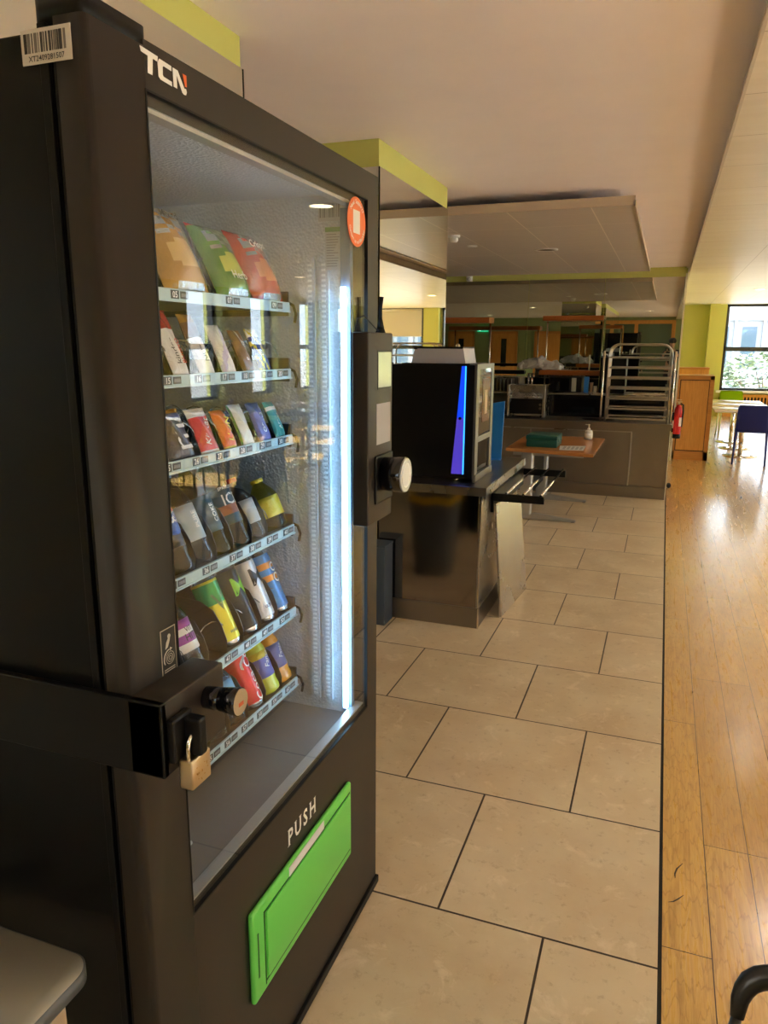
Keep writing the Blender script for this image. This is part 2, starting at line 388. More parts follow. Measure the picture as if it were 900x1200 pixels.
# far wall
wf2 = MB().box(-.2,1.17,YF,YF+.2,0,ZS+.1).box(1.17,2.45,YF,YF+.2,0,.58).box(2.45,2.95,YF,YF+.2,0,ZS+.1).box(2.95,4.25,YF,YF+.2,0,.58).box(4.25,6,YF,YF+.2,0,ZS+.1)
wf2.box(.82,1.02,YF-.30,YF,0,ZS).box(1.02,1.17,YF-.08,YF,0,ZS).box(2.5,2.9,YF-.2,YF,0,ZS)
struct('wall_far', wf2, LIME)
struct('wall_passage', MB().box(-.2,.172,YM+.2,YF,0,ZC), LIME)
window_obj(1, 1.17, 2.45, YF, 0, .58, ZS, 'y', 1.486)
window_obj(2, 2.95, 4.25, YF, 0, .58, ZS, 'y', 1.486)
struct('trim_4', MB().box(1.1,4.3,YF-.16,YF,.53,.58), WHITE)
rb = tag(obj('roller_blind', MB().box(2.98,4.2,YF-.1,YF-.09,1.75,2.42).cyl((2.98,YF-.1,2.41),(4.2,YF-.1,2.41),.025), mat('blind_fabric', (.55,.52,.44), .7)), 'beige roller blind half lowered over the farther window', 'blind')
# radiator grille under the window
rg = thing('radiator_cover', 'wooden slatted radiator cover under the far window', 'radiator cover', (1.9,YF-.1,0))
g = MB().box(1.18,2.48,YF-.16,YF-.13,.44,.50).box(1.18,2.48,YF-.16,YF-.13,.0,.08)
x = 1.19
while x < 2.45: g.box(x,x+.03,YF-.16,YF-.135,.08,.44); x += .068
obj('slat_front', g, BEECH, rg); obj('backing', MB().box(1.18,2.48,YF-.12,YF-.10,0,.5), BLACKP, rg)

# ------------------------------------------------------------------ ceiling rafts, lamps, detectors
rf = thing('ceiling_raft', 'suspended raft of beige ceiling panels over the service counter', 'ceiling panel', (-2,7.6,2.42))
obj('panel_field', MB().box(-6.2,-.283,5.466,10.05,2.42,2.43), RAFT, rf)
obj('edge_fascia', MB().box(-6.2,-.275,5.452,5.464,2.418,2.478).box(-.283,-.271,5.452,10.05,2.412,2.45).box(-6.2,-.275,10.05,10.062,2.418,2.478).box(-6.2,-.275,5.48,9.88,2.431,2.45), mat('raft_fascia', (.50,.40,.30), .4), rf)
h = MB()
for x in (-.8,-2.4,-4):
    for y in (5.9,7.6,9.3): h.cyl((x,y,2.45),(x,y,2.53),.006,seg=8)
obj('hanger', h, SATIN, rf)
def downlight(x, y, z, label, r=.085, lit=True):
    d = thing('ceiling_downlight', label, 'ceiling light', (x,y,z))
    m_ = MB().lathe([(r*1.25,0),(r*1.25,-.006),(r,-.010),(r,-.002)], (x,y,z)); obj('trim_ring', m_, WHITE, d)
    obj('diffuser', MB().cyl((x,y,z-.001),(x,y,z-.004),r), LAMP if lit else mat('unlit_lamp', (.25,.24,.22), .2), d)
    return d
downlight(-1.17,7.6,2.42,'round recessed downlight in the beige panel raft',.09, False)
sd = thing('smoke_detector', 'white domed smoke detector on the panel raft', 'detector', (-1.77,6.43,2.42))
obj('base', MB().lathe([(.052,0),(.052,-.016),(.045,-.02)], (-1.77,6.43,2.42)), WHITE, sd)
obj('sensor_dome', MB().lathe([(.036,-.02),(.036,-.042),(.026,-.055),(.001,-.057)], (-1.77,6.43,2.42)), WHITE, sd)
tag(obj('ceiling_sounder', MB().lathe([(.045,0),(.045,-.006),(.035,-.012),(.001,-.013)], (-1.78,7.12,2.42)), WHITE), 'small flat white disc on the panel raft past the smoke detector', 'detector')
pr = thing('motion_sensor', 'small white box sensor on the green band above the mirror', 'sensor', (-2.72,10.79,2.46))
obj('body', MB().box(-2.76,-2.68,10.74,10.805,2.41,2.52,.008), WHITE, pr); obj('lens', MB().sph((-2.72,10.74,2.44),.028), mat('lens', (.5,.5,.5), .2), pr)
DL = [(1.0,2.7),(1.0,4.97),(1.0,7.2),(3.6,2.0),(3.6,4.2),(3.6,6.4),(1.35,10.8),(1.35,14.0),(3.6,9.8)]
for i, (x, y) in enumerate(DL):
    downlight(x, y, ZS, ['lit round downlight in the soffit level with the far end of the vending machine','lit round downlight in the soffit mirrored in the vending machine glass','lit round downlight in the soffit opposite the wooden table',
        'lit round downlight near the side windows beside the oak table','lit round downlight over the dark table by the side windows','lit round downlight over the nearer white window table','lit round soffit downlight above the navy chair and white tables',
        'lit round soffit downlight closest to the far window','lit round downlight over the farther white window table'][i])
downlight(-.55,-1.5,ZC,'added fill downlight in the plaster ceiling behind the photographer')  # added fitting, brightens the ceiling that the back mirror shows
for (x, y, q_) in ((-3.2,-3.6,'nearest the glazed timber screen'),(-5.6,-3.4,'over the far kitchen doors'),(-3.4,1.2,'over the kitchen floor')): downlight(x, y, ZC, 'added kitchen fill downlight '+q_)  # added fill fittings for the dark kitchen side

# ------------------------------------------------------------------ outside
struct('ground', MB().box(-40,70,-30,90,-.6,-.4), mat('outside_paving', (.22,.22,.21), .8))
def building(label, x0, x1, y, h, face='y'):
    B = thing('office_building', label, 'building', ((x0+x1)/2, y, -.4))
    wm = mat('white_facade', (.22,.23,.24), .6); gm = mat('facade_glass', (.05,.08,.11), .1); sm = mat('facade_fin', (.11,.12,.13), .5)
    obj('wall', MB().box(x0,x1,y,y+8,-.4,h), wm, B)
    z = .6
    while z < h-1.5:
        fl = MB(); x = x0+.4
        w_ = MB()
        while x < x1-1.0:
            w_.box(x,x+.62,y-.05,y+.02,z,z+1.9); fl.box(x+.85,x+.97,y-.25,y,z-.2,z+2.2); x += 1.22
        obj('window', w_, gm, B); obj('fin', fl, sm, B)
        obj('floor_band', MB().box(x0,x1,y-.15,y,z+2.2,z+2.45), sm, B); z += 3.1
    return B
building('white office block with vertical fins seen through the far window', -2, 16, 40, 4.7)
# block opposite the side windows, seen only in reflections
B = thing('terrace_building', 'pale building opposite the side windows', 'building', (30,6,-.4))
obj('wall', MB().box(30,38,-16,28,-.4,7), mat('pale_render', (.62,.60,.56), .7), B)
w_ = MB(); y = -14
while y < 26:
    for z in (1,4): w_.box(29.95,30.02,y,y+1.4,z,z+1.7)
    y += 3
obj('window', w_, mat('facade_glass'), B)
def bush(cx, cy, cz, rx, ry, rz, label, nleaf=2600):
    T = thing('shrub', label, 'shrub', (cx,cy,-.4))
    f = MB(); lm = 0
    for i in range(nleaf):
        a = random.uniform(0,2*PI); u_ = random.uniform(-.6,1); rr = math.sqrt(max(0,1-u_*u_))*random.uniform(.75,1.05)*(1+.18*math.sin(5*a)+.15*math.sin(7*u_+a))
        p_ = Vector((cx+math.cos(a)*rr*rx, cy+math.sin(a)*rr*ry, cz+u_*rz*random.uniform(.85,1.05)))
        s_ = random.uniform(.05,.12)
        q_ = Matrix.Rotation(random.uniform(0,PI),3,'Z') @ Matrix.Rotation(random.uniform(-1.2,1.2),3,'X')
        vs = [f.bm.verts.new(p_+q_@Vector(c_)) for c_ in ((-s_,0,0),(0,-s_*.5,0),(s_,0,0),(0,s_*.5,.0))]
        fc = f.bm.faces.new(vs); fc.material_index = random.choice((0,0,1,2))
    obj('foliage', f, [mat('leaf_a', (.13,.17,.09), .5), mat('leaf_b', (.22,.25,.17), .5), mat('leaf_c', (.05,.08,.04), .5)], T)
    s2 = MB()
    for i in range(7):
        a = i*2*PI/7; s2.tube([(cx,cy,-.4),(cx+math.cos(a)*rx*.35,cy+math.sin(a)*ry*.35,cz*.5),(cx+math.cos(a)*rx*.7,cy+math.sin(a)*ry*.7,cz+rz*.4)], [.06,.04,.015], 6)
    obj('stem', s2, mat('bark', (.12,.09,.06), .8), T)
bush(3.0, 26, .35, 1.7, 1.2, 1.05, 'rounded grey-green shrub outside the far window')

# ------------------------------------------------------------------ vending machine
XF = -.656
VM = thing('vending_machine', 'tall black glass-fronted snack and drink vending machine with green flap', 'vending machine', (-1.05,1.24,0))
LVM = wloc(VM)
m_ = MB()
m_.box(-1.42,-.712,.775,.835,.03,1.862,.003).box(-1.42,-.712,1.645,1.712,.03,1.862,.003).box(-1.42,-1.38,.775,1.712,.03,1.862).box(-1.42,-.712,.80,1.70,1.838,1.862).box(-1.42,-.712,.80,1.70,.03,.50)
cab = obj('cabinet', m_, BODY, VM)
obj('side_groove_strip', MB().box(-.706,-.700,.772,.782,.03,1.862).box(-.725,-.712,.770,.776,.03,1.868,.001), BODY, cab)
obj('inner_liner', MB().box(-1.38,-1.375,.835,1.645,.5,1.838).box(-1.38,-.70,.835,.840,.5,1.838).box(-1.38,-.70,1.632,1.645,.5,1.838).box(-1.38,-.70,.835,1.645,1.832,1.838), STUCCO, cab)
obj('bin_floor', MB().box(-1.38,-.70,.835,1.645,.50,.568), INNER, cab)
ft = MB()
for x in (-1.36,-.76):
    for y in (.84,1.64): ft.cyl((x,y,0),(x,y,.03),.022)
obj('foot', ft, RUBBER, VM)
# door: frame around the window
d = MB()
d.box(-.700,XF,.770,.877,.035,1.872,.009,4,edges=lambda e: abs(e.verts[0].co.x-XF)<1e-4 and abs(e.verts[1].co.x-XF)<1e-4 and abs(e.verts[0].co.y-.77)<1e-4 and abs(e.verts[1].co.y-.77)<1e-4)
d.box(-.700,XF,1.651,1.715,.035,1.880).box(-.700,XF,.877,1.651,1.822,1.880).box(-.700,XF,.877,1.651,.035,.582)
door_ = obj('door', d, DOORM, VM)
obj('window_gasket', MB().box(-.664,-.6555,.875,.8785,.582,1.822).box(-.664,-.6555,1.649,1.6515,.582,1.822).box(-.664,-.6555,.877,1.651,.5815,.585).box(-.664,-.6555,.877,1.651,1.8195,1.8225), BLACKP, door_)
obj('window_inner_lip', MB().box(-.690,-.668,.878,1.65,1.800,1.806).box(-.690,-.668,.878,1.65,.592,.596), mat('pale_lip', (.45,.47,.48), .35, .6), door_)
obj('glass_pane', MB().box(-.662,-.6595,.877,1.651,.584,1.820), GLASS, door_)
obj('plinth', MB().box(-1.42,-.648,.775,1.720,.012,.034,.002), BLACKP, VM)
obj('hinge_cover', MB().box(-.735,-.660,.775,.893,1.866,1.897,.012,4,edges=lambda e: abs(e.verts[0].co.y-e.verts[1].co.y)<1e-5 and abs(e.verts[0].co.x-e.verts[1].co.x)<1e-5), BODY, VM)
# logo and lettering on the door
lg = MB(); O = (XF+.0004,.873,1.842); S_ = .022
def lp(poly, mi=0): lg.m(mi); lg.prism([(a*S_, b_*S_) for a, b_ in poly], O, UY, UZ, .0006)
lp([(-.2,1.25),(1.45,1.18),(1.40,.90),(.95,.92),(.85,.0),(.42,.0),(.50,.93),(-.1,.97)])
lp([(1.60,1.12),(2.75,1.07),(2.75,.80),(1.98,.84),(1.88,.76),(1.85,.32),(1.93,.24),(2.72,.20),(2.75,-.05),(1.62,.0),(1.45,.12),(1.42,.90)])
lp([(2.90,1.05),(2.92,.0),(3.26,-.02),(3.24,1.04)])
lp([(3.24,1.04),(3.40,1.03),(4.02,.20),(4.20,.22),(4.27,.05),(4.18,-.14),(3.95,-.16),(3.80,-.08),(3.24,.78)])
lp([(3.92,1.02),(4.30,1.01),(4.30,.36),(4.14,.34)], 1)
obj('logo', lg, [WHITEPRINT, mat('orange_print', (.75,.14,.03), .4)], door_)
# PUSH with serifs
pt = MB()
for ch_, yc in (('P',1.2155),('U',1.2505),('S',1.2855),('H',1.3215)):
    t_ = textmb([(ch_, .052, (XF,yc,.497), (0,.86,0), UZ, 0, 'CENTER', .0012)])
    ys_ = [v.co.y for v in t_.bm.verts]; zs_ = [v.co.z for v in t_.bm.verts]; y0_, y1_, z0_, z1_ = min(ys_), max(ys_), min(zs_), max(zs_)
    me = bpy.data.meshes.new('tmp'); t_.bm.to_mesh(me); t_.bm.free(); pt.bm.from_mesh(me); bpy.data.meshes.remove(me)
    sw = .0055
    for (yy_, zz_) in {'P':((y0_,z0_),(y0_,z1_)),'U':((y0_,z1_),(y1_,z1_)),'S':(),'H':((y0_,z0_),(y0_,z1_),(y1_,z0_),(y1_,z1_))}[ch_]:
        cc_ = yy_+.003 if yy_ == y0_ else yy_-.003
        pt.box(XF+.0002,XF+.0006,cc_-sw,cc_+sw,zz_-.0008 if zz_ == z1_ else zz_,zz_+.0008 if zz_ == z0_ else zz_)
obj('push_lettering', pt, WHITEPRINT, door_)
# orange round sticker (the square code on it stays blank)
st = MB().m(0).cyl((XF-.0035,1.592,1.765),(XF-.0025,1.592,1.765),.0515,seg=48)
sk = obj('round_sticker', st.m(1).box(XF-.0028,XF-.0022,1.572,1.610,1.741,1.789), [mat('orange_sticker', (.80,.16,.03), .4), mat('white_paper', (.78,.77,.72), .5)], door_)
its = []
def arc(text, r, a0, a1, inward=False, sz=.0125):
    for i, ch in enumerate(text):
        a = a0+(a1-a0)*i/(len(text)-1)
        rad = Vector((0,math.cos(a),math.sin(a))); tn = Vector((0,math.sin(a),-math.cos(a)))
        if inward: rad_, tn_ = -rad, -tn
        else: rad_, tn_ = rad, tn
        its.append((ch, sz, Vector((XF-.0022,1.592,1.765))+rad*r, tn_, rad_, 0, 'CENTER', .0002))
arc('Need Support?', .0415, 2.45, .65); obj('ring_lettering', textmb(its, .0004), WHITEPRINT, sk); its = []
arc('Contact us on WhatsApp', .0415, 3.5, 5.95, True, .0115)
obj('ring_lettering', textmb(its, .0004), WHITEPRINT, sk)
# instruction sticker beside the lock
sk = obj('instruction_sticker', MB().m(1).box(XF,XF+.0005,.836,.871,1.002,1.094,.0).m(0).box(XF+.0003,XF+.0008,.8375,.8695,1.0035,1.0925), [BLACKPRINT, mat('pale_outline', (.50,.44,.36), .5)], door_)
ic = MB(); XI = XF+.0009
ic.prism([(0,0),(.006,.002),(.011,.011),(.013,.019),(.009,.017),(.003,.010)], (XI,.845,1.063), UY, UZ, .0003)
ic.cyl((XI,.855,1.081),(XI+.0003,.855,1.081),.0035,seg=14)
for r in (.0095,.0062,.003):
    ic.tube([(XI,.8555+math.cos(a*PI/12)*r,1.047+math.sin(a*PI/12)*r) for a in range(24)], .0005, 4, True)
ic.tube([(XI,.8545+math.cos(a*PI/12)*.0135,1.047+math.sin(a*PI/12)*.0135) for a in range(6,15)], .0011, 4)
ic.prism([(0,0),(.005,.003),(0,.006)], (XI,.8560,1.0575), UY, UZ, .0003)
for i in range(8):
    z = 1.031-i*.0033; ic.box(XI-.0002,XI+.0002,.841,(.866 if i not in (3,7) else .857),z-.0006,z+.0006)
obj('pictograms', ic, mat('pale_print', (.60,.56,.48), .5), sk)
# barcode label on the side
bc = MB().m(0).box(-.7485,-.6745,.7685,.7697,1.824,1.8615)
x = -.744
while x < -.681:
    w = random.choice((.0012,.0018,.003,.0042)); bc.m(random.choice((1,1,2))).box(x,x+w,.7680,.7686,1.836,1.857); x += w+random.choice((.001,.0016,.0024))
bl = obj('barcode_label', bc, [LABELG, mat('barcode_black', (.02,.016,.014), .5), mat('barcode_grey', (.16,.14,.12), .5)], VM)
obj('serial_number', textmb([('ATCN2409281507'.replace('ATCN','XT'), .0085, (-.7115,.7685,1.8295), UX, UZ, 0, 'CENTER', .0001)], .0006), BLACKPRINT, bl)
# green delivery flap
fl = MB(); fl.box(XF,XF+.012,1.036,1.515,.248,.452,.006,3)
fr_ = obj('delivery_frame', fl, LIMEFLAP, VM)
pn = MB().box(XF+.012,XF+.0160,1.085,1.497,.276,.425,.0018,3)
obj('push_flap', pn, LIMEFLAP, fr_)
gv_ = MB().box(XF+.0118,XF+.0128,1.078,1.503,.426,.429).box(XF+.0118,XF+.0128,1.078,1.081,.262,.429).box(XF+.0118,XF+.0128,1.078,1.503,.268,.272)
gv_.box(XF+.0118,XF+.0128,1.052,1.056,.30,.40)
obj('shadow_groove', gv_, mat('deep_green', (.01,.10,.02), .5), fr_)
obj('flap_label', MB().box(XF+.0125,XF+.0135,1.183,1.352,.4295,.4495), mat('silver_white', (.75,.77,.78), .25), fr_)
# payment box
pb = MB().box(XF,-.617,1.556,1.716,1.090,1.531,.004,3)
PB = obj('payment_housing', pb, DOORM, VM)
obj('card_screen', MB().box(-.618,-.616,1.618,1.703,1.407,1.487).m(0), SCREEN, PB)
obj('screen_bezel', MB().box(-.6175,-.6163,1.614,1.618,1.403,1.491).box(-.6175,-.6163,1.703,1.707,1.403,1.491).box(-.6175,-.6163,1.614,1.707,1.487,1.491).box(-.6175,-.6163,1.614,1.707,1.403,1.407), BLACKP, PB)
obj('paper_sticker', MB().box(-.6172,-.6162,1.608,1.700,1.275,1.370), mat('mottled_paper', (.36,.35,.37), .5), PB)
obj('lock_plate', MB().box(-.6175,-.612,1.595,1.712,1.135,1.250,.004), BLACKP, PB)
obj('lock_barrel', MB().cyl((-.612,1.650,1.202),(-.560,1.650,1.202),.040,.043,32), GLOSSBLK, PB)
obj('lock_face', MB().cyl((-.560,1.650,1.202),(-.556,1.650,1.202),.041,.040,32).m(1).cyl((-.556,1.650,1.202),(-.5555,1.650,1.202),.030,.030,32), [mat('lock_silver', (.55,.58,.64), .25, .3), mat('lock_white', (.70,.74,.80), .3)], PB)
an = MB().cyl((-.632,1.672,1.531),(-.632,1.672,1.540),.012,.009,16).cyl((-.632,1.672,1.540),(-.632,1.672,1.562),.009,.0045,16).tube([(-.632,1.672,1.560),(-.633,1.674,1.585),(-.631,1.676,1.612)], [.0042,.0038,.0050], 10)
obj('antenna', an, BLACKP, PB)
obj('antenna_lead', MB().tube([(-.632,1.655,1.535),(-.64,1.63,1.552),(-.645,1.60,1.567),(-.650,1.575,1.560),(-.652,1.566,1.531)], .0017, 8), RUBBER, PB)
# security bar with lock barrel
bar = MB().box(-1.42,-.600,.756,.768,.915,1.026,.002).m(1).box(XF,-.600,.756,.910,.915,1.026,.003,3)
BR = obj('security_bar', bar, [BLACKP, DOORM], VM)
obj('lock_barrel', MB().cyl((-.600,.862,.990),(-.575,.864,.990),.0165,.0175,28).cyl((-.575,.864,.990),(-.545,.866,.990),.0175,.0215,28), GLOSSBLK, BR)
obj('barrel_face', MB().cyl((-.545,.866,.990),(-.5435,.866,.990),.020,.0195,28).m(1).box(-.5437,-.5430,.860,.873,.984,.990), [mat('stamped_steel', (.55,.50,.40), .35, .8), mat('red_dot', (.5,.10,.04), .5)], BR)
hs = MB().box(-.600,-.588,.764,.812,.935,1.000,.004).box(-.60,-.563,.790,.808,.938,.995,.004)
obj('hasp', hs, BLACKP, BR)
PK = thing('padlock', 'brass padlock hanging from the security bar hasp', 'padlock', (-.575,.79,.89))
obj('body', MB().box(-.590,-.568,.774,.820,.893,.938,.003,3), BRASS, PK)
em = MB()
for i in range(16): 
    yy = .782+random.random()*.030; zz = .900+random.random()*.024; em.box(-.5683,-.5676,yy,yy+.002,zz,zz+.0012)
obj('stamped_mark', em, mat('bright_brass', (.9,.8,.6), .2, 1.), PK)
pts = [(-.579,.782,.930),(-.579,.782,.952)]+[(-.579,.797-math.cos(a*PI/8)*.015,.952+math.sin(a*PI/8)*.017) for a in range(1,8)]+[(-.579,.812,.952),(-.579,.812,.930)]
obj('shackle', MB().tube(pts, .0036, 10), mat('shackle_steel', (.70,.68,.62), .15, 1.), PK)
# interior light strip, slotted rails, stickers
ld = obj('light_strip', MB().box(-.700,-.689,1.596,1.602,.60,1.63), LED, VM); obj('light_strip', MB().box(-.700,-.689,.862,.868,.60,1.63), LED, VM)  # second strip is added, unseen at the left, to brighten the interior
obj('light_channel', MB().box(-.708,-.684,1.6135,1.630,.585,1.80), mat('light_channel_blue', (.10,.16,.26), .4), VM)
for nm, x in (('slotted_rail', -.755), ('slotted_rail', -.79)):
    r_ = MB().m(0).box(x-.012,x+.012,1.624,1.632,.60,1.70)
    z = .61; r_.m(1)
    while z < 1.69: r_.box(x-.005,x+.005,1.6232,1.6242,z,z+.005); z += .0115
    obj(nm, r_, [STUCCO, mat('slot_white', (.80,.87,.92), .4)], VM)
il = MB().m(0).box(-.765,-.71,1.6225,1.6235,1.775,1.815)
x = -.762; 
while x < -.716:
    w = random.choice((.0015,.002,.004)); il.m(1).box(x,x+w,1.622,1.6228,1.783,1.812); x += w+random.choice((.0015,.003))
obj('inner_barcode_label', il, [mat('inner_label', (.50,.52,.54), .5), mat('inner_label_bars', (.22,.23,.24), .5)], VM)
nf = MB().m(0).box(-.748,-.708,1.6215,1.6225,1.67,1.757).m(1).box(-.748,-.708,1.6210,1.6220,1.752,1.762).m(2)
for i in range(13): nf.box(-.745,-.745+random.uniform(.018,.033),1.6208,1.6214,1.677+i*.0057,1.679+i*.0057)
obj('notice_sticker', nf, [mat('notice_paper', (.48,.52,.56), .5), mat('notice_green', (.10,.28,.06), .5), mat('notice_print', (.22,.24,.27), .5)], VM)

# shelves
ROWS = {1:(1.588,['05','07','09'],3), 2:(1.437,['15','16','17','18','19','20'],6), 3:(1.281,['25','26','27','28','29','30'],6),
        4:(1.058,['35','36','37','38','39','40'],6), 5:(.842,['45','46','47','48','49','50'],6), 6:(.650,['55','56','57','58','59','60'],6)}
RAIL = mat('price_rail', (.42,.58,.62), .3); CHIP = mat('number_chip', (.02,.03,.04), .4)
TRAYM = mat('tray_sheet', (.05,.05,.055), .3, .3); DIV = mat('divider_smoke', (.030,.026,.024), .3)
DIVC = glassmat('clear_divider', 1.45, 1., (.82,.84,.80), .1)
COIL = mat('coil_wire', (.28,.29,.30), .25, .9)
DIVY = {1:(1.20,1.40,1.575), 2:(1.130,1.219,1.304,1.384,1.459,1.535), 3:(1.132,1.224,1.309,1.377,1.449,1.527), 4:(1.206,1.281,1.347,1.425,1.497), 5:(1.153,1.235,1.305,1.374,1.454,1.534), 6:(1.224,1.304,1.382,1.465,1.547)}
for rw, (zc, labels, ncol) in ROWS.items():
    tr = obj('shelf_tray', MB().box(-1.34,-.838,.872,1.605,zc-.006,zc-.001).box(-1.34,-.836,1.600,1.606,zc-.02,zc+.035), TRAYM, VM)
    obj('price_rail', MB().box(-.838,-.832,.872,1.603,zc-.0105,zc+.0105,.001).box(-.832,-.829,.872,1.603,zc-.0125,zc-.0095), RAIL, tr)
    ch = MB()
    ys = {1:(1.165,1.345,1.53), 2:(1.13,1.225,1.315,1.395,1.475,1.55), 3:(1.115,1.205,1.285,1.375,1.46,1.545), 4:(1.11,1.22,1.32,1.40,1.48,1.56), 5:(1.13,1.205,1.285,1.365,1.445,1.53), 6:(1.20,1.27,1.34,1.41,1.48,1.55)}[rw]
    for lb, yy in zip(labels, ys):
        ch.box(-.832,-.8313,yy-.016,yy+.008,zc-.007,zc+.008).box(-.832,-.8313,yy+.012,yy+.036,zc-.006,zc+.007)
        obj('shelf_number', textmb([(lb, .0155, (-.8311,yy-.004,zc), UY, UZ, 0, 'CENTER', .0002), ('8888', .0095, (-.8311,yy+.024,zc), UY, UZ, 1, 'CENTER', 0)], .0002), [WHITEPRINT, mat('chip_grey', (.35,.38,.40), .5)], tr)
    obj('number_chips', ch, CHIP, tr)
    obj('end_hook', MB().tube([(-.838,1.608,zc+.01),(-.828,1.612,zc+.004),(-.822,1.614,zc-.015),(-.826,1.614,zc-.035)], .0035, 8), BLACKP, tr)
    dv = MB()
    for yb in DIVY[rw]:
        hh = .115
        pl = [(0,0),(.485,0),(.487,.03),(.475,hh*.55),(.455,hh*.82),(.42,hh*.97),(.38,hh),(0,hh)]
        if rw < 4: pl = [(0,0),(.475,0),(.475,.03),(.44,.05),(0,.05)]
        dv.prism(pl, (-1.335,yb,zc), UX, UZ, -.0015)
    obj('column_divider', dv, DIVC if rw < 4 else DIV, tr)
    cl = MB()
    for yy in ys:
        wv_ = .034 if ncol == 6 else .06; cyy = yy-.0 if ncol == 6 else yy
        p_ = []
        for i in range(54):
            a = i/12*2*PI; p_.append((-.860-i*.0055, cyy+.006+math.cos(a)*wv_, zc+.036+math.sin(a)*(.034 if ncol == 6 else .045)+.004))
        cl.tube(p_, .0014, 5)
    obj('spiral_coil', cl, COIL, tr)

# ---------------- goods
LEAN = math.radians(-24)
def bagmesh(w, h, dep, cols, crimp=.006):
    """pillow bag, upright, facing +X; cols: function (u,v)->material index"""
    m_ = MB()
    def fn(side):
        def f(u_, v_):
            y = (u_-.5)*w; z = v_*h
            e = max(0, 1-abs(2*v_-1)**3)*max(0,(1-abs(2*u_-1)**2.4))
            y *= 1-.10*math.sin(v_*PI)
            x = side*(dep*.5*e**.7+.0006) + .002*math.sin(9*u_+7*v_)*e
            if v_ in (0,1): y = (u_-.5)*w
            return Vector((x, y, z))
        return f
    m_.grid(fn(1), 14, 20, mfn=cols); m_.grid(fn(-1), 14, 20, mfn=cols)
    return m_
def product(kind, row, yr, w, h, label, cat, cols, texts=(), group=None, lean=LEAN, dep=.045, x0=-.848, name=None, prof=None, pm=None, capm=None):
    zc = ROWS[row][0]
    th = thing(name or kind, label, cat, (-.843 if kind == 'bag' else -.864, yr-w/2+({1:.012,2:.015,3:.015}.get(row,.030) if row != 1 else (.0 if yr > 1.5 else .02)), zc+.003), group, (0, lean, 0))
    if kind == 'bag':
        obj('wrapper', bagmesh(w, h, dep, cols['f']), cols['m'], th, True)
        fx = lambda z: dep*.5*.93
    elif kind == 'can':
        r = w/2
        P = [(r*.80,0),(r*.86,.003),(r*.98,.012),(r,.018)] + [(r, .018+(h-.038)*i/8) for i in range(1,9)] + [(r*.97,h-.014),(r*.84,h-.004),(r*.86,h),(r*.80,h),(r*.78,h-.004)]
        mt = [1,1,0] + [pm[i] if pm else 0 for i in range(8)] + [0,1,1,1,1,1]
        obj('can_body', MB().lathe(P, seg=32, mats=mt), cols['m'], th, True)
    else:
        r = w/2
        P = [(r*.72,0),(r*.95,.005),(r,.015),(r*.95,.030),(r,.042),(r,h*.62),(r*.98,h*.66),(r*.75,h*.78),(r*.42,h*.90),(r*.40,h*.93)]
        obj('bottle_body', MB().lathe(P, seg=28), cols['m'][0], th, True)
        lb_ = MB().lathe([(r*1.012,h*.24),(r*1.012,h*.34),(r*1.012,h*.44),(r*1.012,h*.52),(r*1.012,h*.62)], seg=28, mats=(pm or [0,0,0,0]))
        obj('bottle_label', lb_, cols['m'][1:], th, True)
        obj('bottle_cap', MB().lathe([(r*.46,h*.93),(r*.46,h*.995),(r*.42,h)], seg=20), capm or WHITE, th, True)
    if texts:
        its = []
        for (s_, sz, yo, zo, m_i, rotd) in texts:
            a = math.radians(rotd); u_ = Vector((0,math.cos(a),math.sin(a))); v_ = Vector((0,-math.sin(a),math.cos(a)))
            its.append((s_, sz, (dep*.5 if kind == 'bag' else w/2*1.015, yo, zo), u_, v_, m_i, 'CENTER', .0002))
        tm = [x for x in cols['t']]
        mb = textmb(its, .0012)
        if kind != 'bag':   # wrap lettering round the cylinder
            R_ = w/2*1.02
            for v in mb.bm.verts:
                a = max(-1.3,min(1.3,v.co.y/R_)); v.co.x, v.co.y = R_*math.cos(a)+.0004, R_*math.sin(a)
        obj('lettering', mb, tm, th, True)
    return th
W_, K_ = C('ink_white', (.82,.82,.80)), C('ink_black', (.015,.015,.018))
def band(*st):
    return lambda u, v: next(i for (t_, i) in st if v <= t_)
def mix2(f1, mark): return lambda u, v: (mark if (abs(u-.5) < .18 and abs(v-.45) < .12) else f1(u, v))
gold = C('crisp_gold', (.42,.22,.04), .25, coat=.6); grn = C('crisp_green', (.06,.21,.02), .25, coat=.6); red = C('crisp_red', (.42,.03,.02), .25, coat=.6); foil = C('foil_silver', (.62,.62,.60), .2, .8); org = C('foil_orange', (.70,.20,.05), .3, coat=.5); ylw = C('pack_yellow', (.70,.60,.05), .3, coat=.5); dk = C('pack_dark', (.07,.05,.04), .3, coat=.5)
crisp = lambda base: (lambda u, v: 1 if v > .93 else (2 if (.60 < v < .88 and .12 < u < .9 and math.sin(16*u+4*math.sin(19*v)) > -.1) else (3 if ((v-.40)**2/.025+(u-.52)**2/.10 < 1) else (2 if v < .12 and .2 < u < .8 else 0))))
G1 = 'crisp bags on the top shelf'
product('bag', 1, 1.275, .145, .178, 'gold crisp bag at the window end of the top shelf', 'crisps', {'m':[gold,org,foil,C('crisp_tan',(.62,.40,.14),.25,coat=.6)],'f':crisp(0),'t':[W_,K_]}, [('Mixed', .022, .0, .145, 1, 0)], G1, math.radians(-27), .06, name='crisp_bag')
product('bag', 1, 1.435, .135, .165, 'green crisp bag in the middle of the top shelf', 'crisps', {'m':[grn,red,foil,C('crisp_lime',(.50,.55,.10),.25,coat=.6)],'f':crisp(0),'t':[W_,K_]}, [('Herb', .026, 0, .04, 0, 0)], G1, math.radians(-27), .06, name='crisp_bag')
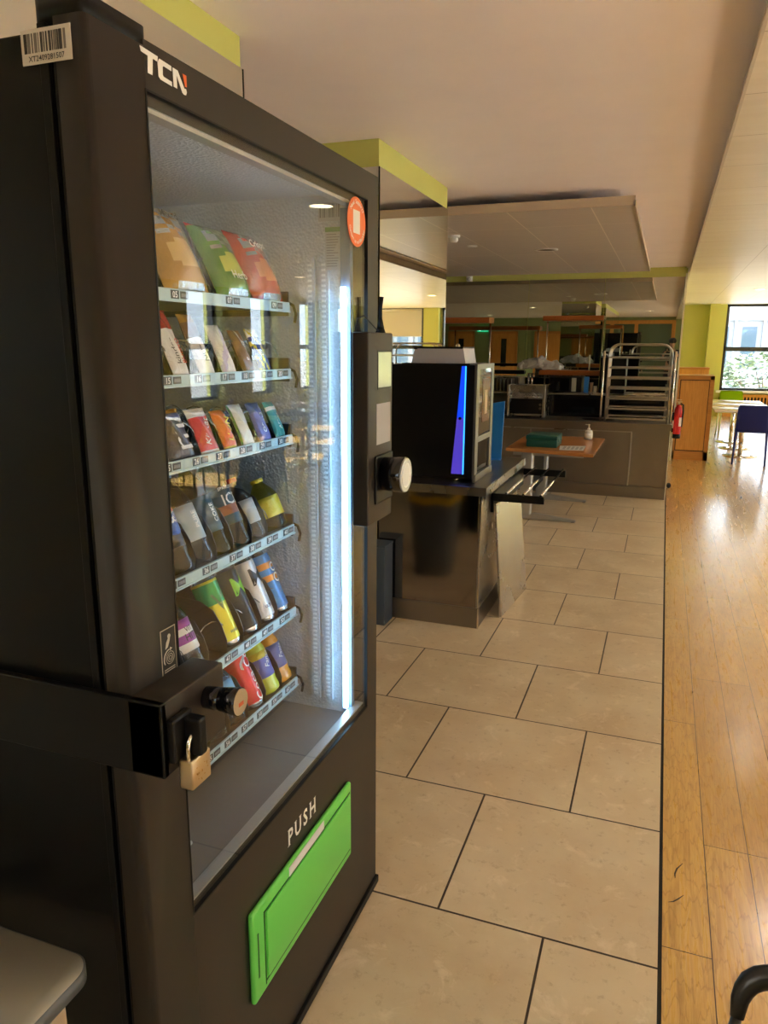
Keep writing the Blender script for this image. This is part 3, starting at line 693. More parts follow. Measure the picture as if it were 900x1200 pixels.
product('bag', 1, 1.600, .14, .170, 'red crisp bag at the inner end of the top shelf', 'crisps', {'m':[red,red,foil,C('crisp_rose',(.62,.20,.10),.25,coat=.6)],'f':crisp(0),'t':[W_,K_]}, [('Crisps', .024, 0, .128, 0, 0)], G1, math.radians(-27), .06, name='crisp_bag')
G2 = 'snack bars on the second shelf'
wh = C('wrap_white', (.78,.78,.76), .3, coat=.4); br_ = C('wrap_brown', (.16,.07,.03), .3, coat=.5); navy = C('wrap_navy', (.02,.04,.22), .3, coat=.5)
product('bag', 2, 1.200, .052, .135, 'white and red chocolate bar with red lettering on second shelf', 'snack bar', {'m':[wh,red,C('wrap_orange',(.72,.22,.04),.3)],'f':lambda u,v: 1 if (v>.72 or u>.86) else 0,'t':[C('ink_red',(.55,.04,.03)),K_]}, [('kinder', .020, -.006, .05, 1, 90), ('BUENO', .015, .010, .05, 0, 90)], G2, dep=.02, name='chocolate_bar')
product('bag', 2, 1.285, .052, .130, 'white wrapper with brown top and nut lettering on second shelf', 'snack bar', {'m':[wh,br_,gold],'f':lambda u,v: 2 if v>.86 else (1 if v>.62 else 0),'t':[K_]}, [('NUTS', .018, 0, .05, 0, 90)], G2, dep=.022, name='nut_bar')
product('bag', 2, 1.365, .052, .110, 'plain white and lilac snack wrapper on second shelf', 'snack bar', {'m':[wh,C('wrap_lilac',(.55,.50,.70),.3)],'f':lambda u,v: 1 if abs(u-v)<.15 else 0,'t':[K_]}, (), G2, dep=.022, name='snack_bar')
product('bag', 2, 1.440, .046, .100, 'dark brown snack bar with white lettering on second shelf', 'snack bar', {'m':[br_,wh],'f':lambda u,v: 1 if abs(u-.5)<.08 and v>.6 else 0,'t':[W_]}, [('Bounty', .016, 0, .05, 0, 90)], G2, dep=.02, name='snack_bar')
product('bag', 2, 1.515, .050, .105, 'blue and yellow snack bar at the inner end of second shelf', 'snack bar', {'m':[navy,ylw,wh],'f':lambda u,v: 1 if math.sin(20*(u+v))>.5 else (2 if v>.8 else 0),'t':[W_]}, [('Nut', .016, 0, .05, 0, 90)], G2, dep=.02, name='snack_bar')
G3 = 'sweets on the third shelf'
product('bag', 3, 1.205, .085, .105, 'dark brown sweet bag with a big white letter on third shelf', 'sweets', {'m':[dk,gold,navy],'f':lambda u,v: 1 if v>.9 else (2 if v>.82 else 0),'t':[W_]}, [('m', .075, 0, .045, 0, 90)], G3, dep=.03, name='sweet_bag')
product('bag', 3, 1.290, .066, .100, 'red and white chocolate wafer wrapper on third shelf', 'snack bar', {'m':[C('wafer_red',(.62,.03,.03),.3,coat=.5),wh],'f':lambda u,v: 1 if (v>.8 or v<.08) else 0,'t':[W_]}, [('KitKat', .023, 0, .048, 0, 70)], G3, dep=.022, name='wafer_bar')
product('bag', 3, 1.358, .052, .090, 'orange wrapper with yellow lettering on third shelf', 'snack bar', {'m':[C('wrap_hot_orange',(.80,.18,.02),.3,coat=.5),C('wrap_yellow2',(.75,.60,.05),.3),dk],'f':lambda u,v: 2 if u>.75 else (1 if v<.1 else 0),'t':[C('ink_yellow',(.85,.80,.05)),K_]}, [('LION', .024, .004, .045, 0, 75)], G3, dep=.022, name='snack_bar')
product('bag', 3, 1.430, .055, .098, 'plain cream white wrapper on third shelf', 'snack bar', {'m':[C('wrap_cream',(.72,.74,.66),.3,coat=.4),grn],'f':lambda u,v: 1 if u<.07 else 0,'t':[K_]}, (), G3, dep=.022, name='snack_bar')
product('bag', 3, 1.508, .055, .096, 'violet blue wrapper with white lettering on third shelf', 'snack bar', {'m':[C('wrap_violet',(.12,.12,.45),.3,coat=.5),wh,navy],'f':lambda u,v: 2 if v>.75 else 0,'t':[W_]}, [('OREO', .018, 0, .045, 0, 78)], G3, dep=.022, name='biscuit_pack')
product('bag', 3, 1.575, .045, .094, 'teal wrapper at the inner end of third shelf', 'snack bar', {'m':[C('wrap_teal',(.02,.28,.28),.3,coat=.5),wh],'f':lambda u,v: 1 if abs(v-.8)<.05 else 0,'t':[W_]}, [('AERO', .015, 0, .042, 0, 80)], G3, dep=.022, name='snack_bar')
G4 = 'bottles on the fourth shelf'
cola = glassmat('cola_bottle', 1.4, 1.2, (.30,.22,.17), .05); clr = glassmat('clear_bottle', 1.4, 1.6, (.80,.84,.85), .08); yel = glassmat('yellow_bottle', 1.4, 1.2, (.75,.70,.25), .05); grnb = glassmat('green_bottle', 1.4, 1.2, (.55,.75,.62), .05)
TB = C('label_blue', (.04,.10,.40)); TR = C('label_red', (.65,.04,.03))
pc = product('bottle', 4, 1.172, .078, .205, 'cola bottle with round red white and blue badge on fourth shelf', 'bottle', {'m':[cola,C('label_cola_dark',(.05,.03,.02))],'t':[K_]}, (), G4, capm=navy, dep=.078, name='cola_bottle')
bd = MB()
def bdf(u_, v_):
    a = u_*2*PI; rr_ = .036*v_; y = math.cos(a)*rr_; z = .108+math.sin(a)*rr_; return Vector((math.cos(y/.041)*.041, math.sin(y/.041)*.041, z))
bd.grid(bdf, 40, 6, mfn=lambda u_, v_: (0 if math.sin(u_*2*PI)*v_ > .30 else (2 if math.sin(u_*2*PI)*v_ < -.30 else 1)))
bdo = obj('round_badge', bd, [TR, wh, TB], pc, True)
tm_ = textmb([('PEPSI', .022, (0,0,.108), UY, UZ, 0, 'CENTER', .0006)], 0)
for v in tm_.bm.verts: v.co.x, v.co.y = .0416*math.cos(v.co.y/.0416), .0416*math.sin(v.co.y/.0416)
obj('badge_lettering', tm_, TB, bdo, True)
product('bottle', 4, 1.246, .066, .200, 'clear bottle with pale slim label beside the cola bottle', 'bottle', {'m':[clr,C('label_pale',(.45,.55,.60))],'t':[W_]}, [('PURE', .016, 0, .09, 0, 90)], G4, capm=navy, dep=.066, name='water_bottle')
product('bottle', 4, 1.314, .062, .210, 'clear bottle of pale yellow drink on fourth shelf', 'bottle', {'m':[yel,C('label_dark_teal',(.03,.07,.09))],'t':[W_]}, [('COKE', .016, 0, .09, 0, 90)], G4, capm=K_, dep=.066, name='drink_bottle')
product('bottle', 4, 1.390, .072, .215, 'tall bottle with dark teal sleeve reading ICE on fourth shelf', 'bottle', {'m':[grnb,C('label_dark_teal'),C('label_rust',(.30,.10,.04))],'t':[W_]}, [('SPARKLING', .010, 0, .132, 0, 0), ('ICE', .036, 0, .105, 0, 0)], G4, pm=[0,1,0,0], capm=K_, dep=.076, name='drink_bottle')
product('bottle', 4, 1.464, .062, .150, 'short clear bottle with red cap on fourth shelf', 'bottle', {'m':[clr,C('label_clear',(.40,.42,.42))],'t':[W_]}, (), G4, capm=red, dep=.062, name='drink_bottle')
product('bottle', 4, 1.572, .070, .130, 'squat yellow drink bottle at the inner end of fourth shelf', 'bottle', {'m':[yel,ylw],'t':[W_]}, (), G4, capm=ylw, dep=.07, name='drink_bottle')
G5 = 'drinks on the fifth shelf'
ALU = C('can_aluminium', (.70,.70,.70), .2, 1.)
product('bottle', 5, 1.120, .066, .175, 'dark bottle with white label and green ring, first on fifth shelf', 'bottle', {'m':[cola,wh,C('ring_green',(.30,.60,.10))],'t':[K_]}, [('VIT', .014, 0, .086, 0, 0), ('HIT', .020, 0, .070, 0, 0)], G5, pm=[0,1,0,1], capm=K_, dep=.066, name='juice_bottle')
product('bottle', 5, 1.200, .066, .175, 'dark bottle with white label and purple ring on fifth shelf', 'bottle', {'m':[cola,wh,C('ring_purple',(.30,.05,.35))],'t':[K_]}, [('VIT', .014, 0, .086, 0, 0), ('HIT', .020, 0, .070, 0, 0)], G5, pm=[0,1,0,1], capm=K_, dep=.066, name='juice_bottle')
product('can', 5, 1.340, .060, .168, 'tall yellow and green energy drink can on fifth shelf', 'can', {'m':[C('can_yellow',(.72,.66,.04),.25,.3),ALU,C('can_green',(.05,.35,.08),.25,.3)],'t':[W_,C('ink_olive',(.12,.18,.06))]}, [('V', .058, -.008, .10, 1, 0), ('MIAMI', .009, -.002, .03, 1, 0)], G5, pm=[0,0,0,0,0,2,2,2], dep=.06, name='energy_drink_can')
product('can', 5, 1.420, .060, .168, 'tall black energy drink can with green claw marks', 'can', {'m':[C('can_black',(.02,.02,.02),.3,.3),ALU],'t':[C('claw_green',(.25,.60,.05)),W_]}, [('M', .062, -.002, .110, 0, 0)], G5, dep=.06, name='energy_drink_can')
product('can', 5, 1.500, .060, .168, 'tall white energy drink can with thin black claw marks', 'can', {'m':[C('can_white',(.66,.65,.66),.3,.3),ALU],'t':[K_]}, [('M', .062, -.002, .110, 0, 0), ('ULTRA', .010, 0, .035, 0, 0)], G5, dep=.06, name='energy_drink_can')
product('can', 5, 1.572, .058, .165, 'blue drink can with orange pattern at inner end of fifth shelf', 'can', {'m':[C('can_blue',(.05,.22,.50),.25,.3),ALU,C('can_orange',(.65,.25,.05),.25,.3)],'t':[W_]}, [('OO', .034, .006, .10, 0, 90)], G5, pm=[0,0,0,0,2,0,2,0], dep=.058, name='drink_can')
G6 = 'bottles and packs on the bottom shelf'
blb = glassmat('blue_bottle', 1.4, 1.3, (.25,.50,.75), .05)
product('bottle', 6, 1.190, .062, .16, 'clear bottle with blue and white label, first on bottom shelf', 'bottle', {'m':[clr,TB,wh],'t':[W_]}, (), G6, pm=[0,1,0,0], capm=TB, dep=.062, name='water_bottle')
product('bottle', 6, 1.270, .062, .16, 'clear bottle with checked blue label on bottom shelf', 'bottle', {'m':[clr,wh,TB],'t':[TB]}, [('WATER', .012, 0, .06, 0, 0)], G6, pm=[1,0,1,1], capm=TB, dep=.062, name='water_bottle')
product('bottle', 6, 1.348, .064, .165, 'light blue water bottle under the lock barrel', 'bottle', {'m':[blb,C('label_sky',(.10,.35,.65))],'t':[W_]}, (), G6, capm=C('cap_blue',(.05,.25,.6)), dep=.064, name='water_bottle')
product('can', 6, 1.430, .064, .170, 'red cola can with white script on bottom shelf', 'can', {'m':[C('can_red',(.62,.02,.02),.25,.2),ALU],'t':[W_,C('ink_grey_swoosh',(.55,.55,.55))]}, [('Coca-Cola', .034, .006, .085, 0, 90), ('~', .09, -.01, .12, 1, 60)], G6, dep=.064, name='cola_can')
product('bottle', 6, 1.512, .062, .175, 'lime yellow soft drink bottle with blue label on bottom shelf', 'bottle', {'m':[C('drink_lime',(.55,.62,.06),.2,0,.5),C('label_indigo',(.10,.12,.42)),ylw],'t':[W_]}, [('Fanta', .020, 0, .085, 0, 70)], G6, pm=[0,0,0,1], capm=ylw, dep=.062, name='soft_drink_bottle')
product('bottle', 6, 1.580, .058, .165, 'orange soft drink bottle at the inner end of bottom shelf', 'bottle', {'m':[C('drink_orange',(.75,.32,.04),.2,0,.5),C('label_slate',(.16,.16,.35))],'t':[W_]}, [('Fanta', .018, 0, .08, 0, 70)], G6, capm=org, dep=.058, name='soft_drink_bottle')
tag(obj('drinking_straw', MB().tube([(-.80,1.0,.575),(-.72,.965,.640)], .004, 8), mat('pale_straw', (.6,.64,.66), .3)), 'pale tube end in the vending machine collection bin', 'tube')

# ------------------------------------------------------------------ coffee counter
CC = thing('steel_counter', 'polished steel counter carrying the coffee machine', 'counter', (-1.1,4.3,0))
cb = MB().box(-1.425,-.862,3.760,4.80,.115,.742,.002); obj('counter_body', cb, STEELMIR, CC)
obj('counter_plinth', MB().box(-1.425,-.846,3.752,4.80,0,.115,.002), STEELDK, CC)
obj('corner_strip', MB().box(-.8545,-.8485,3.757,3.763,.115,.742).box(-.8495,-.843,3.748,3.756,.0,.115), mat('bright_edge', (.75,.72,.66), .2, 1.), CC)
obj('end_panel', MB().box(-.862,-.850,3.762,4.80,.0,.742), STEEL, CC)
obj('worktop', MB().box(-1.446,-.822,3.722,4.88,.742,.788,.004), STEELTOP, CC)
obj('worktop_edge', MB().box(-1.446,-.818,3.716,3.723,.742,.787).box(-.823,-.817,3.716,4.88,.742,.787), STEEL, CC)
# coffee machine
CM = thing('coffee_machine', 'black bean-to-cup coffee machine with blue light strip', 'coffee machine', (-1.15,4.04,.79))
x1 = -.926
obj('body', MB().box(-1.385,x1,3.84,4.24,.805,1.408,.004).box(-1.33,x1-.03,3.845,4.235,1.408,1.414), GLOSSBLK if False else BLACKP, CM)
fp = MB().box(x1,x1+.014,3.838,3.90,.792,1.412,.002).box(x1,x1+.014,4.19,4.248,.792,1.412,.002).box(x1,x1+.014,3.90,4.19,1.385,1.412).box(x1,x1+.02,3.84,4.245,.79,.83,.002).box(x1,x1+.014,3.90,4.19,1.0,1.03)
obj('front_frame', fp, mat('grey_front', (.17,.165,.16), .3, .6), CM)
obj('drink_screen', MB().box(x1,x1+.010,3.90,4.19,1.04,1.385), mat('glossy_screen', (.50,.52,.50), .04, .9), CM)
obj('drink_picture', MB().m(0).box(x1+.010,x1+.012,3.99,4.15,1.10,1.33).m(1).box(x1+.012,x1+.0125,4.04,4.10,1.14,1.27), [mat('brown_picture', (.16,.07,.035), .2), mat('cream_picture', (.55,.42,.28), .3)], CM)
obj('cup_bay', MB().box(x1-.01,x1+.006,3.91,4.185,.835,.998), GLOSSBLK, CM)
sp = MB().m(0).prism([(0,0),(.068,0),(.068,.30),(.025,.30)], (-1.040,3.8385,.832), UX, UZ, .002).m(1).prism([(.025,.30),(.068,.30),(.068,.57),(.044,.57)], (-1.040,3.8385,.832), UX, UZ, .002)
obj('light_strip', sp, [VIOLETLED, BLUELED], CM)
obj('bright_line', MB().box(-.977,-.971,3.834,3.8375,.832,1.402), mat('cyan_light', (.0,.2,.5), .4, emit=(.03,.30,1.), estr=1.6), CM)
obj('strip_badge', MB().cyl((-.998,3.834,1.13),(-.998,3.8375,1.13),.008), BLACKP, CM)
hp = MB(); pl = [(0,0),(.30,0),(.285,.082),(.02,.082)]
hp.prism(pl, (-1.285,3.87,1.410), UX, UZ, -.24)
obj('bean_hopper', hp, mat('smoky_hopper', (.42,.42,.48), .25), CM)
obj('hopper_lid', MB().box(-1.272,-1.0,3.865,4.115,1.490,1.500,.003).box(-1.27,-1.25,3.86,4.12,1.486,1.492), BLACKP, CM)
obj('lid_knob', MB().sph((-1.05,3.95,1.505),.012), BRASS, CM)
obj('foot', MB().cyl((-1.33,3.88,.788),(-1.33,3.88,.806),.014).cyl((-1.02,3.87,.788),(-1.02,3.87,.806),.014).cyl((-1.33,4.2,.788),(-1.33,4.2,.806),.014).cyl((-.97,4.2,.788),(-.97,4.2,.806),.014), CHROME, CM)
bp = thing('blue_board', 'bright blue upright board behind the coffee machine', 'board', (-.99,4.72,.788))
obj('board', MB().prism([(0,0),(.115,0),(.125,.375),(.0,.352)], (-1.065,4.725,.789), UX, UZ, -.012), mat('bright_blue_board', (.02,.20,.62), .35), bp)
obj('foot_strip', MB().box(-1.065,-.95,4.70,4.75,.788,.793), mat('bright_blue_board'), bp)
# tray slide (black bracket with three rods)
TS = thing('tray_slide', 'black tray slide bracket with three steel rods on the counter side', 'tray rail', (-.7,4.5,.70))
obj('bracket', MB().box(-.850,-.560,4.00,4.018,.665,.708,.002).box(-.850,-.560,4.93,4.948,.665,.708,.002).box(-.850,-.835,4.0,4.948,.60,.708), BLACKP, TS)
for x in (-.765,-.672,-.578): obj('rod', MB().cyl((x,3.995,.712),(x,4.955,.712),.007,seg=14), CHROME, TS)
# leaning steel sheets
SH = thing('steel_sheet', 'scuffed steel sheet leaning against the counter side', 'metal sheet', (-.78,4.28,0))
obj('sheet', MB().prism([(0,0),(.56,0),(.52,.622),(.0,.655)], (-.772,3.975,.002), (.08,1,0), (-.085,0,.996), .012), SHEET, SH)
# slate coloured bin in front of the counter, waste bin behind the vending machine
SB = thing('slate_cabinet', 'slim slate blue box standing between vending machine and counter', 'box', (-1.39,3.67,0))
obj('box', MB().box(-1.46,-1.334,3.609,3.74,.0,.440,.003), mat('slate_blue_metal', (.045,.062,.085), .45), SB)
obj('lid', MB().box(-1.462,-1.332,3.607,3.742,.440,.452,.002), mat('slate_blue_metal'), SB)
WB = thing('waste_bin', 'grey waste bin with yellow liner mirrored in the steel counter', 'bin', (-1.37,2.84,0))
m_ = MB()
def binf(u_, v_):
    a = u_*2*PI; s_ = .115+.045*v_; q = 4
    cx_, sy_ = math.cos(a), math.sin(a); k_ = (abs(cx_)**q+abs(sy_)**q)**(-1/q)
    return Vector((-1.37+cx_*k_*s_, 2.84+sy_*k_*s_, .0+v_*.53))
m_.grid(binf, 32, 6, thick=.004); obj('bin_body', m_, mat('bin_grey', (.16,.17,.17), .5), WB)
m_ = MB(); m_.grid(lambda u_, v_: (lambda p_: Vector((p_.x, p_.y, .50+v_*.05+.006*math.sin(u_*40))))(binf(u_, 1.06)), 48, 3, thick=.002); obj('bin_liner', m_, mat('liner_yellow', (.80,.52,.02), .4), WB)

# ------------------------------------------------------------------ wooden table with foot frames
WT = thing('wooden_table', 'small wooden topped table with grey T legs by the service counter', 'table', (-.88,6.95,0))
tp = MB().prism([(-1.265,6.49),(-.505,6.355),(-.498,7.555),(-1.270,7.66)], (0,0,.605), UX, UY, .028, .003); obj('table_top', tp, TABLEWOOD, WT)
LG = mat('grey_leg_metal', (.50,.50,.50), .3, .7)
for y in (6.53,7.46):
    obj('leg', MB().box(-1.13,-1.02,y-.035,y+.035,.03,.605,.02,4).box(-1.2,-.6,y-.03,y+.03,.575,.605), LG, WT)
    obj('foot_bar', MB().prism([(-1.20,.0),(-.63,.0),(-.63,.016),(-.95,.05),(-1.20,.055)], (0,y+.03,.004), UX, UZ, .06, .006).m(1).cyl((-.655,y,0),(-.655,y,.01),.018), [LG, RUBBER], WT)
obj('modesty_panel', MB().box(-1.09,-1.06,6.57,7.42,.20,.56), BLACKP, WT)
gb = thing('green_case', 'dark green lidded case on the wooden table', 'case', (-.98,6.8,.634))
GC = mat('bottle_green_plastic', (.008,.075,.060), .35)
obj('case_body', MB().box(-1.112,-.842,6.63,6.95,.634,.70,.008,3), GC, gb); obj('case_lid', MB().box(-1.117,-.838,6.625,6.955,.700,.738,.008,3), GC, gb)
obj('latch', MB().box(-.842,-.832,6.70,6.74,.68,.715,.002).box(-.842,-.832,6.84,6.88,.68,.715,.002), mat('pale_latch', (.12,.25,.22), .4), gb)
hs_ = thing('pump_bottle', 'clear hand sanitiser pump bottle on the wooden table', 'bottle', (-.645,7.40,.634))
obj('bottle', MB().lathe([(.034,0),(.038,.006),(.038,.075),(.030,.088),(.013,.094)], (-.645,7.40,.634)), mat('cloudy_bottle', (.62,.62,.60), .2), hs_)
obj('label', MB().lathe([(.0385,.015),(.0385,.06)], (-.645,7.40,.634)), WHITE, hs_)
obj('pump', MB().lathe([(.014,.094),(.014,.108),(.005,.110),(.005,.135),(.010,.137),(.010,.147)], (-.645,7.40,.634)).box(-.680,-.645,7.393,7.407,.772,.780,.002), WHITE, hs_)
nt_ = thing('paper_sheet', 'white printed sheet lying on the wooden table', 'paper', (-.71,6.68,.634))
m_ = MB().m(0).prism([(-.835,6.80),(-.805,6.52),(-.605,6.545),(-.615,6.87)], (0,0,.634), UX, UY, .001).m(1)
for i in range(5): m_.prism([(0,0),(.022,.0),(.018,.20),(-.004,.20)], (-.79+i*.036,6.58,.6352), UX, UY, .0003)
obj('sheet', m_, [mat('sheet_white', (.62,.60,.58), .5), GREYPRINT], nt_)

# ------------------------------------------------------------------ service counter, back bar, gantry
SC = thing('service_counter', 'long brown steel service counter below the mirrored wall', 'counter', (-1.6,8.3,0))
obj('front_panel', MB().box(-3.8,.092,7.895,8.60,.12,.70,.002), STEELDK, SC)
obj('plinth', MB().box(-3.8,.098,7.882,8.60,0,.118), STEELDK, SC)
obj('panel_rib', MB().box(-.277,-.262,7.882,7.897,.12,.665,.002).box(-3.8,-.262,7.884,7.897,.665,.675).box(-1.285,-1.278,7.886,7.896,.12,.66).box(-2.3,-2.293,7.886,7.896,.12,.66), STEEL, SC)
obj('worktop', MB().box(-3.8,.100,7.860,8.65,.700,.762,.004), STEELTOP, SC)
obj('worktop_lip', MB().box(-3.8,.104,7.852,7.862,.700,.760), STEELDK, SC)
obj('end_panel', MB().box(.092,.100,7.87,10.6,0,.70), CREAM, SC)
obj('counter_return', MB().box(-.2,.092,8.60,10.6,0,.70), STEELDK, SC)
HB = thing('heated_gantry_base', 'low black glass hot counter standing on the worktop', 'hot counter', (-1.5,8.55,.76))
obj('black_glass', MB().box(-3.6,.02,8.36,8.37,.764,1.0), GLOSSBLK, HB); obj('body', MB().box(-3.6,.02,8.37,8.95,.764,1.0), BLACKP, HB)
obj('top_ledge', MB().box(-3.6,.02,8.35,8.97,1.0,1.010), STEEL, HB)
obj('sink_rim', MB().lathe([(.16,.0),(.17,.004),(.15,.005)], (-.62,8.12,.762), sy=.6), BLACKP, SC)
GA = thing('shelf_gantry', 'orange wood double shelf gantry above the hot counter', 'shelf', (-1.0,8.8,1.01))
obj('upper_shelf', MB().box(-1.35,-.685,8.78,9.05,1.795,1.848,.002), ORWOOD, GA); obj('lower_shelf', MB().box(-1.365,-.672,8.78,9.05,1.190,1.245,.002), ORWOOD, GA)
obj('post', MB().cyl((-1.50,8.9,1.01),(-1.50,8.9,1.20),.012).cyl((-1.46,8.9,1.01),(-1.46,8.9,1.20),.012).box(-1.52,-1.35,8.89,8.91,1.19,1.205), CHROME, GA)
obj('post', MB().cyl((-1.33,9.03,1.01),(-1.33,9.03,1.80),.008).cyl((-.70,9.03,1.01),(-.70,9.03,1.80),.008), CHROME, GA)
obj('glass_end', MB().box(-.682,-.676,8.78,9.05,1.245,1.84), SCREENGL, GA)
GB = thing('shelf_gantry', 'orange wood shelf gantry at the left, above the coffee machine', 'shelf', (-2.6,8.8,1.01))
obj('upper_shelf', MB().box(-3.5,-1.968,8.78,9.05,1.775,1.838,.002), ORWOOD, GB)
obj('lower_rail', MB().box(-3.5,-1.55,8.85,8.99,1.190,1.235,.003), BLACKP, GB)
obj('post', MB().cyl((-3.4,9.0,1.01),(-3.4,9.0,1.78),.01).cyl((-2.0,9.0,1.01),(-2.0,9.0,1.78),.01), CHROME, GB)
for i in range(13):
    x = -2.05+i*.042
    tag(obj('serving_tray', MB().box(x,x+.012,8.5,8.85,1.011,1.011+random.uniform(.13,.16),.003), mat(['tray_brown','tray_grey','tray_dark'][i%3], [(.14,.11,.08),(.20,.20,.19),(.06,.05,.05)][i%3], .4)), 'serving tray standing on edge in the row left of the toaster', 'tray', 'trays on edge on the hot counter')
# plastic bag
from mathutils import noise as mnoise
m_ = MB()
def bagf(u_, v_):
    a = u_*2*PI; th_ = v_*PI/2; r_ = math.cos(th_)**.6
    x = -1.36+math.cos(a)*.27*r_; y = 8.90+math.sin(a)*.10*r_; z = 1.247+.15*math.sin(th_)**1.1*(1-.3*abs(math.cos(a)+.2))
    q_ = Vector((x, y, z)); d_ = mnoise.noise_vector(q_*13)*.035+mnoise.noise_vector(q_*34)*.018
    if v_ == 0: d_ = d_*.4
    q_ = q_+d_; q_.z = max(1.247, q_.z+.05*max(0,mnoise.noise(q_*9))); return q_
m_.grid(bagf, 56, 18, smooth=False)
tag(obj('plastic_bag', m_, mat('crumpled_film', (.50,.50,.50), .2)), 'crumpled clear plastic bag on the lower wood shelf', 'bag')
# toaster
TO = thing('conveyor_toaster', 'steel conveyor toaster on the service counter', 'toaster', (-1.37,8.12,.76))
obj('housing', MB().box(-1.545,-1.195,8.10,8.33,.785,1.105,.004).box(-1.195,-1.165,8.02,8.33,.77,1.108,.003).box(-1.57,-1.545,8.02,8.33,.77,1.108,.003).box(-1.57,-1.165,8.03,8.1,1.03,1.108,.003), STEEL, TO)
obj('opening', MB().box(-1.54,-1.20,8.085,8.10,.80,.96), BLACKP, TO)
m_ = MB()
for i in range(12): m_.cyl((-1.53+i*.03,8.03,.985),(-1.53+i*.03,8.10,1.03),.003,seg=6)
m_.cyl((-1.545,8.03,.985),(-1.195,8.03,.985),.003,seg=6).cyl((-1.545,8.05,1.01),(-1.195,8.05,1.01),.003,seg=6)
for x in (-1.45,-1.29): m_.tube([(x-.04,8.02,.99),(x,8.0,1.03),(x+.04,8.02,.99)], .004, 6)
obj('bread_rack', m_, CHROME, TO)
obj('crumb_tray', MB().box(-1.53,-1.21,8.03,8.10,.785,.80,.002), STEEL, TO)
obj('control', MB().cyl((-1.225,8.075,.90),(-1.225,8.10,.90),.014).cyl((-1.225,8.075,.86),(-1.225,8.10,.86),.014), CHROME, TO)
obj('foot', MB().cyl((-1.52,8.12,.76),(-1.52,8.12,.786),.012).cyl((-1.22,8.12,.76),(-1.22,8.12,.786),.012).cyl((-1.22,8.3,.76),(-1.22,8.3,.786),.012).cyl((-1.52,8.3,.76),(-1.52,8.3,.786),.012), RUBBER, TO)
# microwave, cups, blue box, dark unit on the ledge
MW = thing('microwave_oven', 'black microwave oven with silver control strip under the wood shelf', 'microwave', (-1.0,8.7,1.01))
obj('case', MB().box(-1.22,-.86,8.58,8.90,1.015,1.178,.004), BLACKP, MW); obj('oven_door', MB().box(-1.205,-.99,8.572,8.58,1.022,1.170,.003), GLOSSBLK, MW)
obj('control_strip', MB().box(-.965,-.915,8.570,8.58,1.02,1.172), mat('silver_strip', (.62,.64,.55), .25, .4), MW)
tag(obj('blue_carton', MB().box(-.835,-.785,8.60,8.66,1.011,1.185,.003), mat('bright_blue_board')), 'narrow bright blue carton beside the microwave', 'box')
tag(obj('white_card', MB().box(-.815,-.800,8.79,8.80,1.246,1.42,.001), WHITE), 'narrow white upright card on the lower wood shelf', 'card')
for i, (x, nn, mm) in enumerate(((-.757,5,'cup_brown'),(-.715,3,'cup_white'),(-.70,2,'cup_brown'))):
    m_ = MB()
    for j in range(nn): m_.lathe([(.017,0),(.021,.03),(.0225,.032)], (x,8.62+i*.03,1.011+j*.020), seg=16)
    tag(obj('cup_stack', m_, mat(mm, (.30,.20,.12) if mm == 'cup_brown' else (.70,.68,.62), .5)), ['tall stack of brown paper cups beside the blue carton','short white cup stack right of the brown cups','short brown cup stack nearest the dark drinks unit'][i], 'cups')
DU = thing('drinks_unit', 'black drinks unit with silver fittings left of the tray rack', 'drinks machine', (-.62,8.75,1.01))
obj('case', MB().box(-.675,-.40,8.60,8.95,1.012,1.395,.005), BLACKP, DU); obj('fitting', MB().box(-.665,-.60,8.65,8.72,1.395,1.405).tube([(-.64,8.7,1.40),(-.63,8.7,1.43),(-.60,8.7,1.42)], .009, 8), CHROME, DU)

# tray rack
RK = thing('tray_rack', 'tubular steel tray rack with eight rungs on the service counter', 'rack', (-.24,8.2,.762))
def hoop(y, x0, x1_, zt, r=.1, rad=.0095):
    p_ = [(x0-.0+.03*0, y, .762), (x0, y, zt-r)] + [(x0+r-math.cos(a*PI/12)*r, y, zt-r+math.sin(a*PI/12)*r) for a in range(1,7)] + [(x1_-r+math.sin(a*PI/12)*r, y, zt-r+math.cos(a*PI/12)*r) for a in range(0,7)] + [(x1_, y, .762)]
    return MB().tube(p_, rad, 10)
for y, a, c_ in ((7.99,-.545,.055),(8.16,-.545,.055),(8.33,-.545,.055)): obj('hoop', hoop(y, a, c_, 1.535), SATIN, RK)
obj('outer_post', MB().cyl((-.590,7.97,.762),(-.590,7.97,1.46),.011,seg=12).sph((-.590,7.97,1.46),.011), CHROME, RK)
obj('outer_post', MB().cyl((.086,7.97,.762),(.086,7.97,1.46),.011,seg=12).sph((.086,7.97,1.46),.011), CHROME, RK)
for z in (1.405,1.303,1.200,1.097,.994,.892,.795):
    r_ = MB().box(-.545,.055,7.982,8.002,z-.010,z+.008,.003).box(-.545,-.525,7.99,8.33,z-.010,z-.006).box(.035,.055,7.99,8.33,z-.010,z-.006).box(-.545,.055,8.32,8.34,z-.010,z+.008,.003)
    obj('rung', r_, SATIN, RK)

